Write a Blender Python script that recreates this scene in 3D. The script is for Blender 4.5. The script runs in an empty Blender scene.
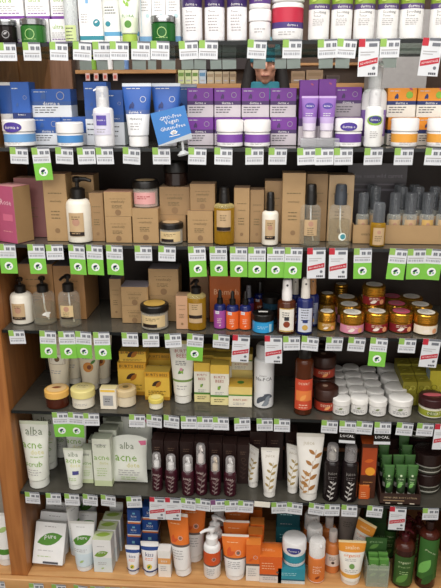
import bpy, math, random
from mathutils import Vector, Matrix, Euler
random.seed(7)
PI = math.pi
C = bpy.context.scene.collection
SC = bpy.context.scene

# ------------------------------------------------------------------ camera
F = 640.0
CAM = Vector((0.7546, -1.675, 1.588))
TILT, YAW, ROLL = 0.3029, -0.0736, -0.0047
fw = Vector((math.sin(YAW)*math.cos(TILT), math.cos(YAW)*math.cos(TILT), -math.sin(TILT)))
rt = Vector((math.cos(YAW), -math.sin(YAW), 0)); up = rt.cross(fw)
rt, up = rt*math.cos(ROLL)+up*math.sin(ROLL), -rt*math.sin(ROLL)+up*math.cos(ROLL)
# shelf heights, top shelf = 1 ... bottom shelf = 7
SZ = {1: 1.712, 2: 1.456, 3: 1.197, 4: 0.945, 5: 0.688, 6: 0.407, 7: 0.100}
DEPTH = 0.30

def X_at(px, y, z):
    k = (px-220.5)/F
    a = rt.x - k*fw.x
    c = (rt.y-k*fw.y)*(y-CAM.y) + (rt.z-k*fw.z)*(z-CAM.z)
    return CAM.x - c/a
def Z_at(py, x, y):
    k = (294-py)/F
    a = up.z - k*fw.z
    c = (up.x-k*fw.x)*(x-CAM.x) + (up.y-k*fw.y)*(y-CAM.y)
    return CAM.z - c/a
def on_plane(px, py, z):
    d = fw + rt*((px-220.5)/F) + up*((294-py)/F)
    t = (z-CAM.z)/d.z
    return CAM + d*t
def at_depth(px, py, y):
    d = fw + rt*((px-220.5)/F) + up*((294-py)/F)
    return CAM + d*((y-CAM.y)/d.y)

cd = bpy.data.cameras.new('camera'); cam = bpy.data.objects.new('camera', cd); C.objects.link(cam)
cd.sensor_fit = 'HORIZONTAL'; cd.sensor_width = 36; cd.lens = F/441*36; cd.clip_start = .02
M = Matrix((( rt.x, up.x, -fw.x, CAM.x), (rt.y, up.y, -fw.y, CAM.y), (rt.z, up.z, -fw.z, CAM.z), (0,0,0,1)))
cam.matrix_world = M
SC.camera = cam

# --------------------------------------------------------------- materials
def lin(h):
    h = h.lstrip('#')
    o = []
    for i in (0, 2, 4):
        c = int(h[i:i+2], 16)/255
        o.append(c/12.92 if c <= .04045 else ((c+.055)/1.055)**2.4)
    return (*o, 1)
_m = {}
def mat(hexc, rough=.45, metal=0.0, var=.08, spec=.4, bump=0.0):
    key = (hexc, rough, metal, var, spec)
    if key in _m: return _m[key]
    m = bpy.data.materials.new('paint_'+hexc.strip('#')); m.use_nodes = True
    nt = m.node_tree; b = nt.nodes['Principled BSDF']
    col = lin(hexc); gy = .3*col[0]+.55*col[1]+.15*col[2]; col = tuple((c*.97+gy*.03)*.92 for c in col[:3])
    tc = nt.nodes.new('ShaderNodeTexCoord'); no = nt.nodes.new('ShaderNodeTexNoise')
    no.inputs['Scale'].default_value = 35; no.inputs['Detail'].default_value = 3
    nt.links.new(tc.outputs['Object'], no.inputs['Vector'])
    mx = nt.nodes.new('ShaderNodeMix'); mx.data_type = 'RGBA'
    mx.inputs['A'].default_value = tuple(c*(1-var) for c in col[:3])+(1,)
    mx.inputs['B'].default_value = tuple(min(1, c*(1+var)) for c in col[:3])+(1,)
    nt.links.new(no.outputs['Fac'], mx.inputs['Factor'])
    nt.links.new(mx.outputs['Result'], b.inputs['Base Color'])
    b.inputs['Roughness'].default_value = rough; b.inputs['Metallic'].default_value = metal
    b.inputs['Specular IOR Level'].default_value = spec
    _m[key] = m; return m
def clear(hexc, opac=.25, rough=.08, tint='#ffffff', edge=.6):
    """clear plastic or glass: tinted see-through with a glossy coat"""
    key = ('clear', hexc, opac, rough, tint, edge)
    if key in _m: return _m[key]
    m = bpy.data.materials.new('clear_'+hexc.strip('#')); m.use_nodes = True
    nt = m.node_tree; b = nt.nodes['Principled BSDF']; out = nt.nodes['Material Output']
    b.inputs['Base Color'].default_value = lin(hexc); b.inputs['Roughness'].default_value = rough
    no = nt.nodes.new('ShaderNodeTexNoise'); no.inputs['Scale'].default_value = 14
    mr = nt.nodes.new('ShaderNodeMapRange'); mr.inputs['To Min'].default_value = opac*.8; mr.inputs['To Max'].default_value = min(1, opac*1.2)
    nt.links.new(no.outputs['Fac'], mr.inputs['Value'])
    lw = nt.nodes.new('ShaderNodeLayerWeight'); lw.inputs['Blend'].default_value = .25
    ad = nt.nodes.new('ShaderNodeMath'); ad.operation = 'MULTIPLY_ADD'; ad.use_clamp = True
    ad.inputs[1].default_value = edge
    nt.links.new(lw.outputs['Facing'], ad.inputs[0]); nt.links.new(mr.outputs['Result'], ad.inputs[2])
    tr = nt.nodes.new('ShaderNodeBsdfTransparent'); tr.inputs['Color'].default_value = lin(tint)
    mx = nt.nodes.new('ShaderNodeMixShader')
    nt.links.new(ad.outputs[0], mx.inputs[0]); nt.links.new(tr.outputs[0], mx.inputs[1]); nt.links.new(b.outputs[0], mx.inputs[2])
    nt.links.new(mx.outputs[0], out.inputs['Surface'])
    _m[key] = m; return m
def wood(name, c1, c2, axis='Z', rough=.5):
    if name in _m: return _m[name]
    m = bpy.data.materials.new(name); m.use_nodes = True
    nt = m.node_tree; b = nt.nodes['Principled BSDF']
    tc = nt.nodes.new('ShaderNodeTexCoord'); mp = nt.nodes.new('ShaderNodeMapping')
    s = {'X': (1.2, 14, 14), 'Y': (14, 1.2, 14), 'Z': (14, 14, 1.2)}[axis]
    mp.inputs['Scale'].default_value = s
    no = nt.nodes.new('ShaderNodeTexNoise'); no.inputs['Scale'].default_value = 2.5; no.inputs['Detail'].default_value = 6; no.inputs['Distortion'].default_value = .8
    cr = nt.nodes.new('ShaderNodeValToRGB')
    cr.color_ramp.elements[0].color = lin(c1); cr.color_ramp.elements[1].color = lin(c2)
    cr.color_ramp.elements[0].position = .3; cr.color_ramp.elements[1].position = .7
    nt.links.new(tc.outputs['Object'], mp.inputs['Vector']); nt.links.new(mp.outputs[0], no.inputs['Vector'])
    nt.links.new(no.outputs['Fac'], cr.inputs['Fac']); nt.links.new(cr.outputs['Color'], b.inputs['Base Color'])
    b.inputs['Roughness'].default_value = rough
    _m[name] = m; return m

WHITE = mat('#f2f1f0'); CREAM = mat('#efe6d2'); BLACK = mat('#14110f', .35); INK = mat('#4a4a52'); PALEINK = mat('#a9a6a8')
CLEAR = clear('#dfe6e8', .16); FROST = clear('#e6e6e8', .45, .3)

# ------------------------------------------------------------ mesh building
class MB:
    def __init__(s): s.v = []; s.f = []; s.m = []; s.mats = []
    def mi(s, m):
        if m not in s.mats: s.mats.append(m)
        return s.mats.index(m)
    def add(s, vs, fs, m):
        o = len(s.v); k = s.mi(m)
        s.v += [tuple(v) for v in vs]
        for f in fs: s.f.append([i+o for i in f]); s.m.append(k)
    def lathe(s, prof, seg=24, c=(0, 0), sx=1, sy=1, cap=True):
        """prof: list of (r, z, material of the ring up to the next point)"""
        n = len(prof); o = len(s.v)
        for r, z, _ in prof:
            for i in range(seg):
                a = 2*PI*i/seg
                s.v.append((c[0]+math.cos(a)*r*sx, c[1]+math.sin(a)*r*sy, z))
        for k in range(n-1):
            mi = s.mi(prof[k][2])
            for i in range(seg):
                j = (i+1) % seg
                s.f.append([o+k*seg+i, o+k*seg+j, o+(k+1)*seg+j, o+(k+1)*seg+i]); s.m.append(mi)
        if cap:
            s.f.append([o+i for i in range(seg)][::-1]); s.m.append(s.mi(prof[0][2]))
            s.f.append([o+(n-1)*seg+i for i in range(seg)]); s.m.append(s.mi(prof[-2][2]))
    def box(s, c, d, m, ch=0.0):
        x, y, z = c; a, b, h = d[0]/2, d[1]/2, d[2]/2
        if ch <= 0:
            vs = [(x+i*a, y+j*b, z+k*h) for k in (-1, 1) for i, j in ((-1, -1), (1, -1), (1, 1), (-1, 1))]
            s.add(vs, [(3, 2, 1, 0), (4, 5, 6, 7), (0, 1, 5, 4), (1, 2, 6, 5), (2, 3, 7, 6), (3, 0, 4, 7)], m)
        else:
            ring = [(-a+ch, -b), (a-ch, -b), (a, -b+ch), (a, b-ch), (a-ch, b), (-a+ch, b), (-a, b-ch), (-a, -b+ch)]
            ins = [(-a+ch, -b+ch), (a-ch, -b+ch), (a-ch, -b+ch), (a-ch, b-ch), (a-ch, b-ch), (-a+ch, b-ch), (-a+ch, b-ch), (-a+ch, -b+ch)]
            rings = [(ins, -h), (ring, -h+ch), (ring, h-ch), (ins, h)]
            vs = [(x+p, y+q, z+zz) for rg, zz in rings for p, q in rg]
            fs = [[i for i in range(8)][::-1], [24+i for i in range(8)]]
            for k in range(3):
                for i in range(8):
                    j = (i+1) % 8; fs.append([k*8+i, k*8+j, k*8+8+j, k*8+8+i])
            s.add(vs, fs, m)
    def tube(s, pts, r, m, seg=8):
        pts = [Vector(p) for p in pts]; o = len(s.v); k = s.mi(m); n = len(pts)
        rs = r if isinstance(r, (list, tuple)) else [r]*n
        for i, p in enumerate(pts):
            t = (pts[min(i+1, n-1)]-pts[max(i-1, 0)]).normalized()
            u = t.orthogonal().normalized() if abs(t.z) < .9 else Vector((1, 0, 0)); u = (u-t*u.dot(t)).normalized(); w = t.cross(u)
            for q in range(seg):
                a = 2*PI*q/seg; s.v.append(tuple(p+(u*math.cos(a)+w*math.sin(a))*rs[i]))
        for i in range(n-1):
            for q in range(seg):
                e = (q+1) % seg
                s.f.append([o+i*seg+q, o+i*seg+e, o+(i+1)*seg+e, o+(i+1)*seg+q]); s.m.append(k)
        s.f.append([o+q for q in range(seg)][::-1]); s.m.append(k)
        s.f.append([o+(n-1)*seg+q for q in range(seg)]); s.m.append(k)
    # decals: 2-D art carried by mapping function fn(U, V) in metres
    def flat(s, poly2, faces, fn, m): s.add([fn(*p) for p in poly2], faces, m)
    def d_rect(s, u0, u1, v0, v1, fn, m, n=6):
        vs = [(u0+(u1-u0)*i/n, v) for v in (v0, v1) for i in range(n+1)]
        s.flat(vs, [(i, i+1, n+2+i, n+1+i) for i in range(n)], fn, m)
    def d_quad(s, q, fn, m): s.flat(q, [(0, 1, 2, 3)], fn, m)
    def d_disc(s, u, v, r, fn, m, n=16, ry=None):
        ry = ry or r; k = max(6, n//2); vs = []
        for i in range(k+1):
            c = -math.cos(PI*i/k)*r; h = ry*math.sqrt(max(0, 1-(c/r)**2))+1e-6; vs += [(u+c, v-h), (u+c, v+h)]
        s.flat(vs, [(2*i, 2*i+2, 2*i+3, 2*i+1) for i in range(k)], fn, m)
    def d_ring(s, u, v, r, fn, m, n=16, t=.15):
        vs = [(u+r*k*math.cos(2*PI*i/n), v+r*k*math.sin(2*PI*i/n)) for k in (1-t, 1) for i in range(n)]
        s.flat(vs, [(i, n+i, n+(i+1) % n, (i+1) % n)[::-1] for i in range(n)], fn, m)
    def d_leaf(s, u, v, L, ang, fn, m, w=.45, n=6):
        a = math.radians(ang); ca, sa = math.cos(a), math.sin(a)
        vs = []
        for i in range(n+1):
            x = L*i/n; h = w*L/2*math.sin(PI*i/n)**.8+1e-6
            vs += [(u+x*ca-y*sa, v+x*sa+y*ca) for y in (-h, 0, h)]
        fs = []
        for i in range(n):
            q = 3*i; fs += [(q, q+3, q+4, q+1), (q+1, q+4, q+5, q+2)]
        s.flat(vs, fs, fn, m)
    def d_text(s, t, u, v, w, fn, m, rot=0):
        vs, fs = text(t); a = math.radians(rot); ca, sa = math.cos(a), math.sin(a)
        s.flat([(u+(x*ca-y*sa)*w, v+(x*sa+y*ca)*w) for x, y in vs], fs, fn, m)
    def build(s, name, parent=None, smooth=True, ang=35):
        me = bpy.data.meshes.new(name); me.from_pydata(s.v, [], s.f)
        for m in s.mats: me.materials.append(m)
        me.polygons.foreach_set('material_index', s.m)
        if smooth:
            me.polygons.foreach_set('use_smooth', [True]*len(me.polygons))
            me.set_sharp_from_angle(angle=math.radians(ang))
        me.update()
        o = bpy.data.objects.new(name, me); C.objects.link(o)
        if parent is not None: o.parent = parent
        return o

_tx = {}
def text(t):
    """triangulated lettering, width 1, centred"""
    if t in _tx: return _tx[t]
    cu = bpy.data.curves.new('t', 'FONT'); cu.body = t; cu.resolution_u = 1; cu.fill_mode = 'FRONT'
    o = bpy.data.objects.new('t', cu); me = bpy.data.meshes.new_from_object(o)
    vs = [(v.co.x, v.co.y) for v in me.vertices]; fs = [list(p.vertices) for p in me.polygons]
    x0 = min(v[0] for v in vs); x1 = max(v[0] for v in vs); y0 = min(v[1] for v in vs); y1 = max(v[1] for v in vs)
    k = 1/(x1-x0)
    vs = [((x-(x0+x1)/2)*k, (y-(y0+y1)/2)*k) for x, y in vs]
    # face the letters towards the viewer
    fx = []
    for f in fs:
        ar = sum(vs[f[i]][0]*vs[f[(i+1) % len(f)]][1]-vs[f[(i+1) % len(f)]][0]*vs[f[i]][1] for i in range(len(f)))
        fx.append(f if ar > 0 else f[::-1])
    bpy.data.objects.remove(o); bpy.data.curves.remove(cu); bpy.data.meshes.remove(me)
    _tx[t] = (vs, fx); return _tx[t]

def decals(mb, dec, fn, W, H):
    """dec items use fractions of the face width W and height H (u in -.5.. .5, v in 0..1)"""
    fn0 = fn
    for di, d in enumerate(dec):
        k = d[0]
        fn = lambda u, v, q=di: fn0(u, v, q*.00012)
        if k == 't': mb.d_text(d[1], d[2]*W, d[3]*H, d[4]*W, fn, d[5], d[6] if len(d) > 6 else 0)
        elif k == 'r': mb.d_rect((d[1]-d[3]/2)*W, (d[1]+d[3]/2)*W, (d[2]-d[4]/2)*H, (d[2]+d[4]/2)*H, fn, d[5])
        elif k == 'l':
            rnd = random.Random(str(d[:5]))
            for i in range(d[4]):
                x = d[1]-d[3]/2; end = x+d[3]*rnd.uniform(.7, 1); v = d[2]-i*d[5]
                while x < end:
                    ww = min(end-x, rnd.uniform(.06, .16)); t_ = min(d[5]*.17*H, .0012)
                    mb.d_rect(x*W, (x+ww)*W, v*H-t_, v*H+t_, fn, d[6], 2); x += ww+.03
        elif k == 'o': mb.d_disc(d[1]*W, d[2]*H, d[3]/2*W, fn, d[4], ry=(d[5]/2*W if len(d) > 5 else None))
        elif k == 'g': mb.d_ring(d[1]*W, d[2]*H, d[3]/2*W, fn, d[4])
        elif k == 'leaf': mb.d_leaf(d[1]*W, d[2]*H, d[3]*W, d[4], fn, d[5])
        elif k == 'vine':
            u, v, L, m, tilt = d[1]*W, d[2]*H, d[3]*H, d[4], d[5] if len(d) > 5 else .18
            for i in range(4):
                cx = u+tilt*L*((i+1)/4)**2; cy = v+L*i/4
                mb.d_quad([(cx-.0006, cy), (cx+.0006, cy), (cx+.0006+tilt*L*.15, cy+L/4), (cx-.0006+tilt*L*.15, cy+L/4)], fn, m)
                mb.d_leaf(cx, cy+L*.06, L*.2, 35, fn, m); mb.d_leaf(cx, cy+L*.14, L*.18, 140, fn, m)

# ------------------------------------------------------------------ things
LABELS = {}
FRONT = []      # (shelf, px centre, short) of front-row things, used to word the price tags
def tag(o, label, cat, group=None):
    n = len(label.replace('-', '').split())
    if not 4 <= n <= 16: print('LABEL LENGTH', n, label)
    if label in LABELS: print('DUP LABEL', label)
    LABELS[label] = o.name
    o['label'] = label; o['category'] = cat
    if group: o['group'] = group
def empty(name, loc=(0, 0, 0)):
    o = bpy.data.objects.new(name, None); o.empty_display_size = .02; C.objects.link(o); o.location = loc; return o
def dup(root, loc, label, group=None, rz=None):
    r = root.copy(); C.objects.link(r); r.location = loc
    if rz is not None: r.rotation_euler.z = rz
    tag(r, label, root['category'], group or root.get('group'))
    for ch in list(root.children):
        c = ch.copy(); C.objects.link(c); c.parent = r
        for g in list(ch.children):
            e = g.copy(); C.objects.link(e); e.parent = c
    return r
class T:    # record of a placed thing
    def __init__(s, **k): s.__dict__.update(k)
def struct(o): o['kind'] = 'structure'; return o

def solve(S, x0, x1, yt, d, yb, on, rnd, dep, ref=.5):
    z0 = (on if isinstance(on, float) else on.top) if on is not None else SZ[S]
    z0 += .0006
    if yb is not None:
        d = max(.004, on_plane((x0+x1)/2, yb, z0).y)
    y = d; h = .05; w = .05
    for _ in range(8):
        zm = z0+h*ref
        xl, xr = X_at(x0, y, zm), X_at(x1, y, zm); w = xr-xl
        X = (xl+xr)/2
        if rnd: y = d+w/2
        h = Z_at(yt, X, y)-z0
    Y = d+w/2 if rnd else d+(dep or w)/2
    return X, Y, z0, w, h
def finish(root, X, Y, z0, w, h, label, cat, group, rz, S, px, short, d, dep=None, rx=0, ry=0):
    hd = (w if dep is None else dep)/2
    if Y+hd > DEPTH+.015 and z0 < 1.65: Y = DEPTH+.015-hd
    if X > -.005 and S > 1:
        c_, s_ = abs(math.cos(math.radians(rz))), abs(math.sin(math.radians(rz)))
        hw = (w*c_+(w if dep is None else dep)*s_)/2+.003; X = max(X, hw)
    z0 += hd*abs(math.sin(math.radians(rx)))+w/2*abs(math.sin(math.radians(ry)))
    root.location = (X, Y, z0); root.rotation_euler = (math.radians(rx), math.radians(ry), math.radians(rz))
    tag(root, label, cat, group)
    if short: FRONT.append((S, px, short))
    return T(o=root, X=X, Y=Y, z=z0, w=w, h=h, top=z0+h, dep=dep or w)
def column(t, labels, step=None, drift=0, group=None):
    """copies of a thing standing in a line behind it"""
    step = step or t.dep+.003
    if group: t.o['group'] = group
    for i, lb in enumerate(labels):
        dup(t.o, (t.X+drift*(i+1), t.Y+step*(i+1), t.z), lb, group)

def carton(S, x0, x1, yt, label, st, d=.02, yb=None, on=None, dep=None, rz=0, short=None, name='carton', cat='box', group=None, rx=0, ry=0):
    X, Y, z0, w, h = solve(S, x0, x1, yt, d, yb, on, False, dep)
    if dep is None: dep = w; Y = (Y-w/2)+dep/2
    mb = MB(); ch = .0012; a, b = w/2, dep/2
    ring = [(-a+ch, -b), (a-ch, -b), (a, -b+ch), (a, b-ch), (a-ch, b), (-a+ch, b), (-a, b-ch), (-a, -b+ch)]
    bands = st['bands']
    for i, (f0, f1, m) in enumerate(bands):
        vs = [(p, q, z*h) for z in (f0, f1) for p, q in ring]
        mb.add(vs, [(k, (k+1) % 8, 8+(k+1) % 8, 8+k) for k in range(8)], m)
    tm = st.get('top', bands[-1][2])
    mb.add([(p, q, 0) for p, q in ring], [list(range(8))[::-1]], bands[0][2])
    mb.add([(p, q, h) for p, q in ring], [list(range(8))], tm)
    # tuck flap seam along the back of the lid and a thumb notch
    sm = st.get('seam', mat('#8a8078'))
    mb.add([(-a*.96, b*.86, h+.0003), (a*.96, b*.86, h+.0003), (a*.96, b*.9, h+.0003), (-a*.96, b*.9, h+.0003)], [(0, 1, 2, 3)], sm)
    decals(mb, st.get('dec', []), lambda u, v, q=0: (u, -b-.0005-q, v), w, h)
    if 'topdec' in st: decals(mb, st['topdec'], lambda u, v, q=0: (u, -b+v, h+.0005+q), w, dep)
    if 'side' in st:
        decals(mb, st['side'], lambda u, v, q=0: (-a-.0005-q, -u, v), dep, h)
        decals(mb, st['side'], lambda u, v, q=0: (a+.0005+q, u, v), dep, h)
    o = mb.build(name, smooth=False)
    return finish(o, X, Y, z0, w, h, label, cat, group, rz, S, (x0+x1)/2, short, d, dep, rx, ry)

def arc(r):
    return lambda u, v, q=0: (math.sin(u/r)*(r+.0006+q), -math.cos(u/r)*(r+.0006+q), v)

def jar(S, x0, x1, yt, label, st, d=.02, yb=None, on=None, short=None, group=None, name='cream_jar', cat='jar', rz=0):
    X, Y, z0, w, h = solve(S, x0, x1, yt, d, yb, on, True, None)
    root = empty(name); R = w/2; lf = st.get('lid', .6); rb = R*st.get('rb', .97); rl = R*st.get('rl', 1.0)
    mb = MB(); zb = h*lf; bands = st['bands']; prof = []
    prof.append((rb*.86, 0, bands[0][2])); prof.append((rb*.97, h*.02, bands[0][2]))
    for f0, f1, m in bands:
        z = max(f0*zb, h*.04); prof.append((rb, z, m))
    nk = st.get('neck', bands[-1][2])
    prof.append((rb, zb*.94, nk)); prof.append((rb*.9, zb*.985, nk)); prof.append((rb*.86, zb+h*.03, nk)); prof.append((rb*.5, zb+h*.03, nk))
    mb.lathe(prof); decals(mb, st.get('dec', []), arc(rb), w, zb)
    mb.build('jar_body', root)
    if 'inner' in st:
        ib = MB(); ib.lathe([(rb*.84, h*.03, st['inner']), (rb*.9, h*.05, st['inner']), (rb*.9, zb*st.get('fill', .8), st['inner']), (rb*.3, zb*st.get('fill', .8), st['inner'])])
        ib.build('contents', root)
    if 'label' in st:
        L = st['label']; lb = MB(); fn = lambda u, v: (math.sin(u/rb)*(rb+.001), -math.cos(u/rb)*(rb+.001), v)
        lb.d_rect(-L['w']*R, L['w']*R, L['z0']*zb, L['z1']*zb, fn, L['m'], 14)
        decals(lb, L.get('dec', []), lambda u, v, q=0: (math.sin(u/rb)*(rb+.0017+q), -math.cos(u/rb)*(rb+.0017+q), v), w, zb)
        lb.build('label', root)
    lm = st['lidm']; lb = MB(); z1 = h
    pr = [(rl*.96, zb+.0008, lm), (rl, zb+h*.02, lm)]
    for g in range(st.get('ridge', 0)):
        zz = zb+(h-zb)*(.15+.6*g/max(1, st['ridge']))
        pr += [(rl, zz, lm), (rl*.975, zz+h*.012, lm), (rl, zz+h*.024, lm)]
    pr += [(rl, h-h*.05, lm), (rl*.95, h-h*.012, lm), (rl*.88, h, lm), (rl*.2, h, lm)]
    lb.lathe(pr); lid = lb.build('lid', root)
    if 'stick' in st:
        sb = MB(); k = st.get('stickr', .62)
        sb.d_disc(0, 0, rl*k, lambda u, v: (u, v, h+.0009), st['stick'], 24)
        decals(sb, st.get('stickdec', []), lambda u, v, q=0: (u, v, h+.0015+q), w, w)
        sb.build('lid_sticker', lid)
    return finish(root, X, Y, z0, w, h, label, cat, group, rz, S, (x0+x1)/2, short, d)

def pump_head(mb, z, h, r, m, side=-1, ang=0):
    """collar, stem and a spout head of total height h"""
    mb.lathe([(r, z, m), (r, z+h*.42, m), (r*.72, z+h*.5, m), (r*.3, z+h*.52, m)], 16)
    mb.lathe([(r*.28, z+h*.5, m), (r*.28, z+h*.78, m), (r*.2, z+h*.78, m)], 10)
    mb.lathe([(r*.55, z+h*.75, m), (r*.62, z+h*.8, m), (r*.6, z+h*.95, m), (r*.3, z+h, m)], 14)
    dx, dy = side*math.cos(ang), -abs(math.sin(ang))
    mb.tube([(0, 0, z+h*.88), (dx*r*1.3, dy*r*1.3, z+h*.9), (dx*r*2.1, dy*r*2.1, z+h*.82)], [r*.34, r*.27, r*.2], m, 8)
def spray_head(mb, z, h, r, m):
    mb.lathe([(r, z, m), (r, z+h*.45, m), (r*.95, z+h*.5, m), (r*.93, z+h*.54, m), (r*.88, z+h*.93, m), (r*.7, z+h, m), (r*.2, z+h, m)], 18)
    mb.tube([(0, -r*.6, z+h*.75), (0, -r*.98, z+h*.75)], r*.22, mat('#3a3a3a'), 8)

def bottle(S, x0, x1, yt, label, st, d=.02, yb=None, on=None, short=None, group=None, name='bottle', cat='bottle', rz=0, rx=0, ry=0):
    X, Y, z0, w, h = solve(S, x0, x1, yt, d, yb, on, True, None)
    root = empty(name); R = w/2
    sh, nk, nr = st.get('sh', .62), st.get('nk', .7), st.get('nr', .4)
    bm = st['m']; mb = MB(); prof = [(R*.88, 0, bm), (R*.98, h*.012, bm)]
    bands = st.get('bands', [(0, 1, bm)])
    for f0, f1, m in bands: prof.append((R, max(h*.025, f0*sh*h), m))
    e = bands[-1][2]
    sm = st.get('shm', e)
    prof += [(R, sh*h*.985, sm), (R*.985, sh*h, sm)]
    k = 5
    for i in range(1, k+1):
        a = i/k*PI/2; prof.append((nr*R+(R-nr*R)*math.cos(a)**.8, sh*h+(nk-sh)*h*math.sin(a), sm))
    capz = st.get('capz', nk)
    prof += [(nr*R, nk*h+.001, sm), (nr*R, capz*h+h*.01, sm), (nr*R*.5, capz*h+h*.01, sm)]
    mb.lathe(prof, 24); decals(mb, st.get('dec', []), arc(R), w, sh*h)
    mb.build('bottle_body', root)
    if 'liq' in st:
        lb = MB(); lv = st.get('lvl', .9)*sh*h
        lb.lathe([(R*.82, h*.02, st['liq']), (R*.92, h*.035, st['liq']), (R*.92, lv, st['liq']), (R*.2, lv, st['liq'])], 20); lb.build('liquid', root)
    if 'dip' in st:
        db = MB(); db.tube([(0, 0, capz*h), (R*.05, 0, h*.3), (R*.35, 0, h*.06)], R*.07, st['dip'], 6); db.build('dip_tube', root)
    if 'label' in st:
        L = st['label']; lb = MB(); rr = R+.0009
        lb.d_rect(-L['w']*R, L['w']*R, L['z0']*sh*h, L['z1']*sh*h, arc(rr), L['m'], 14)
        decals(lb, L.get('dec', []), arc(rr+.0006), w, sh*h); lb.build('label', root)
    cap = st.get('cap')
    if cap:
        cb = MB(); cm = cap[1]; cr = R*(cap[2] if len(cap) > 2 else .5); ch = h*(1-capz)
        if cap[0] == 'pump': pump_head(cb, capz*h, ch, cr, cm, cap[3] if len(cap) > 3 else -1, cap[4] if len(cap) > 4 else .3); nm = 'pump'
        elif cap[0] == 'spray': spray_head(cb, capz*h, ch, cr, cm); nm = 'sprayer'
        elif cap[0] == 'drop':
            z = capz*h; cb.lathe([(cr, z, cm), (cr, z+ch*.4, cm), (cr*.7, z+ch*.45, cm), (cr*.62, z+ch*.55, cm), (cr*.6, z+ch*.85, cm), (cr*.35, z+ch, cm), (cr*.1, z+ch, cm)], 16); nm = 'dropper_cap'
        else:
            z = capz*h; cb.lathe([(cr*.97, z, cm), (cr, z+ch*.05, cm), (cr, z+ch*.9, cm), (cr*.93, z+ch, cm), (cr*.2, z+ch, cm)], 20); nm = 'cap'
        cb.build(nm, root)
    if 'over' in st:    # clear overcap over the pump
        ob = MB(); z = st.get('overz', capz)*h; orr = R*st.get('overr', .85)
        ob.lathe([(orr, z, st['over']), (orr, h*.97, st['over']), (orr*.85, h*1.01, st['over']), (orr*.2, h*1.015, st['over'])], 18); ob.build('clear_cap', root)
    return finish(root, X, Y, z0, w, h, label, cat, group, rz, S, (x0+x1)/2, short, d, None, rx, ry)

def tube(S, x0, x1, yt, label, st, d=.02, yb=None, on=None, short=None, group=None, rz=0, rx=0, ry=0, name='squeeze_tube', cat='tube'):
    """squeeze tube standing on its cap; x0,x1 = width at the flat crimp"""
    X, Y, z0, w, h = solve(S, x0, x1, yt, d, yb, on, False, None, .9)
    root = empty(name); r = w*st.get('rf', .36); ch = h*st.get('capf', .13); a1 = w/2
    Y = d+r if yb is None else max(.004, on_plane((x0+x1)/2, yb, z0).y)+r
    cm = st.get('capm', WHITE); cb = MB(); rc = r*st.get('rc', .95)
    cb.lathe([(rc*.95, 0, cm), (rc, ch*.06, cm), (rc, ch*.93, cm), (rc*.9, ch, cm), (rc*.3, ch, cm)], 22); cb.build('cap', root)
    mb = MB(); N = 24; bl = h-ch
    def ab(t):
        k = min(1, t/.94); s = k*k*(3-2*k)*.35+k*.65
        return r*1.0+(a1-r)*s, r*(1-s)**.75*1.0+.0012
    ts = sorted(set([0, .02]+[i/10 for i in range(1, 10)]+[.94, 1]+[b[0] for b in st['bands']]))
    o = len(mb.v)
    for t in ts:
        a, b = ab(t)
        if t == 0: a *= .9; b *= .9
        mb.v += [(a*math.cos(2*PI*i/N), b*math.sin(2*PI*i/N), ch+bl*t) for i in range(N)]
    for k in range(len(ts)-1):
        m = [q for q in st['bands'] if q[0] <= ts[k]+1e-6][-1][2]
        if ts[k] >= .94-1e-6: m = st.get('crimp', m)
        mi = mb.mi(m)
        for i in range(N):
            j = (i+1) % N; mb.f.append([o+k*N+i, o+k*N+j, o+(k+1)*N+j, o+(k+1)*N+i]); mb.m.append(mi)
    mb.f.append([o+i for i in range(N)][::-1]); mb.m.append(mb.mi(st['bands'][0][2]))
    mb.f.append([o+(len(ts)-1)*N+i for i in range(N)]); mb.m.append(mb.mi(st.get('crimp', st['bands'][-1][2])))
    def fn(u, v, o=0):
        a, b = ab(v/bl); q = max(-.98, min(.98, u/a)); return (u, -b*math.sqrt(1-q*q)-.0007-o, ch+v)
    decals(mb, st.get('dec', []), fn, w, bl)
    mb.build('tube_body', root)
    return finish(root, X, Y, z0, w, h, label, cat, group, rz, S, (x0+x1)/2, short, d, 2*r, rx, ry)
# ------------------------------------------------------------- the setting
WOOD = wood('stile_wood', '#8f5628', '#b4763e', 'Z'); WOODIN = wood('inner_wood', '#7d4f2a', '#9c683a', 'Z')
WOODBASE = wood('base_wood', '#b98550', '#d9aa72', 'X'); WOODDARK = wood('dark_wood', '#4a2e1c', '#6a452a', 'X')
W = X_at(467, 0, SZ[6])
def slab(name, c, d, m, parent=None):
    b = MB(); b.box((0, 0, 0), d, m); o = b.build(name, parent, smooth=False); o.location = c; return o
struct(slab('floor', (.6, .6, -.02), (7, 7.4, .04), mat('#8b8378', .35, 0, .15)))
struct(slab('ceiling', (.6, .6, 3.12), (7, 7.4, .04), mat('#d8d6d0', .8)))
struct(slab('wall_back', (.6, 4.32, 1.55), (7, .04, 3.1), mat('#6d5a4a', .8)))
struct(slab('wall_front', (.6, -3.12, 1.55), (7, .04, 3.1), mat('#cfc8bd', .8)))
struct(slab('wall_left', (-2.92, .6, 1.55), (.04, 7.4, 3.1), mat('#c4bbae', .8)))
struct(slab('wall_right', (4.12, .6, 1.55), (.04, 7.4, 3.1), mat('#c4bbae', .8)))

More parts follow.
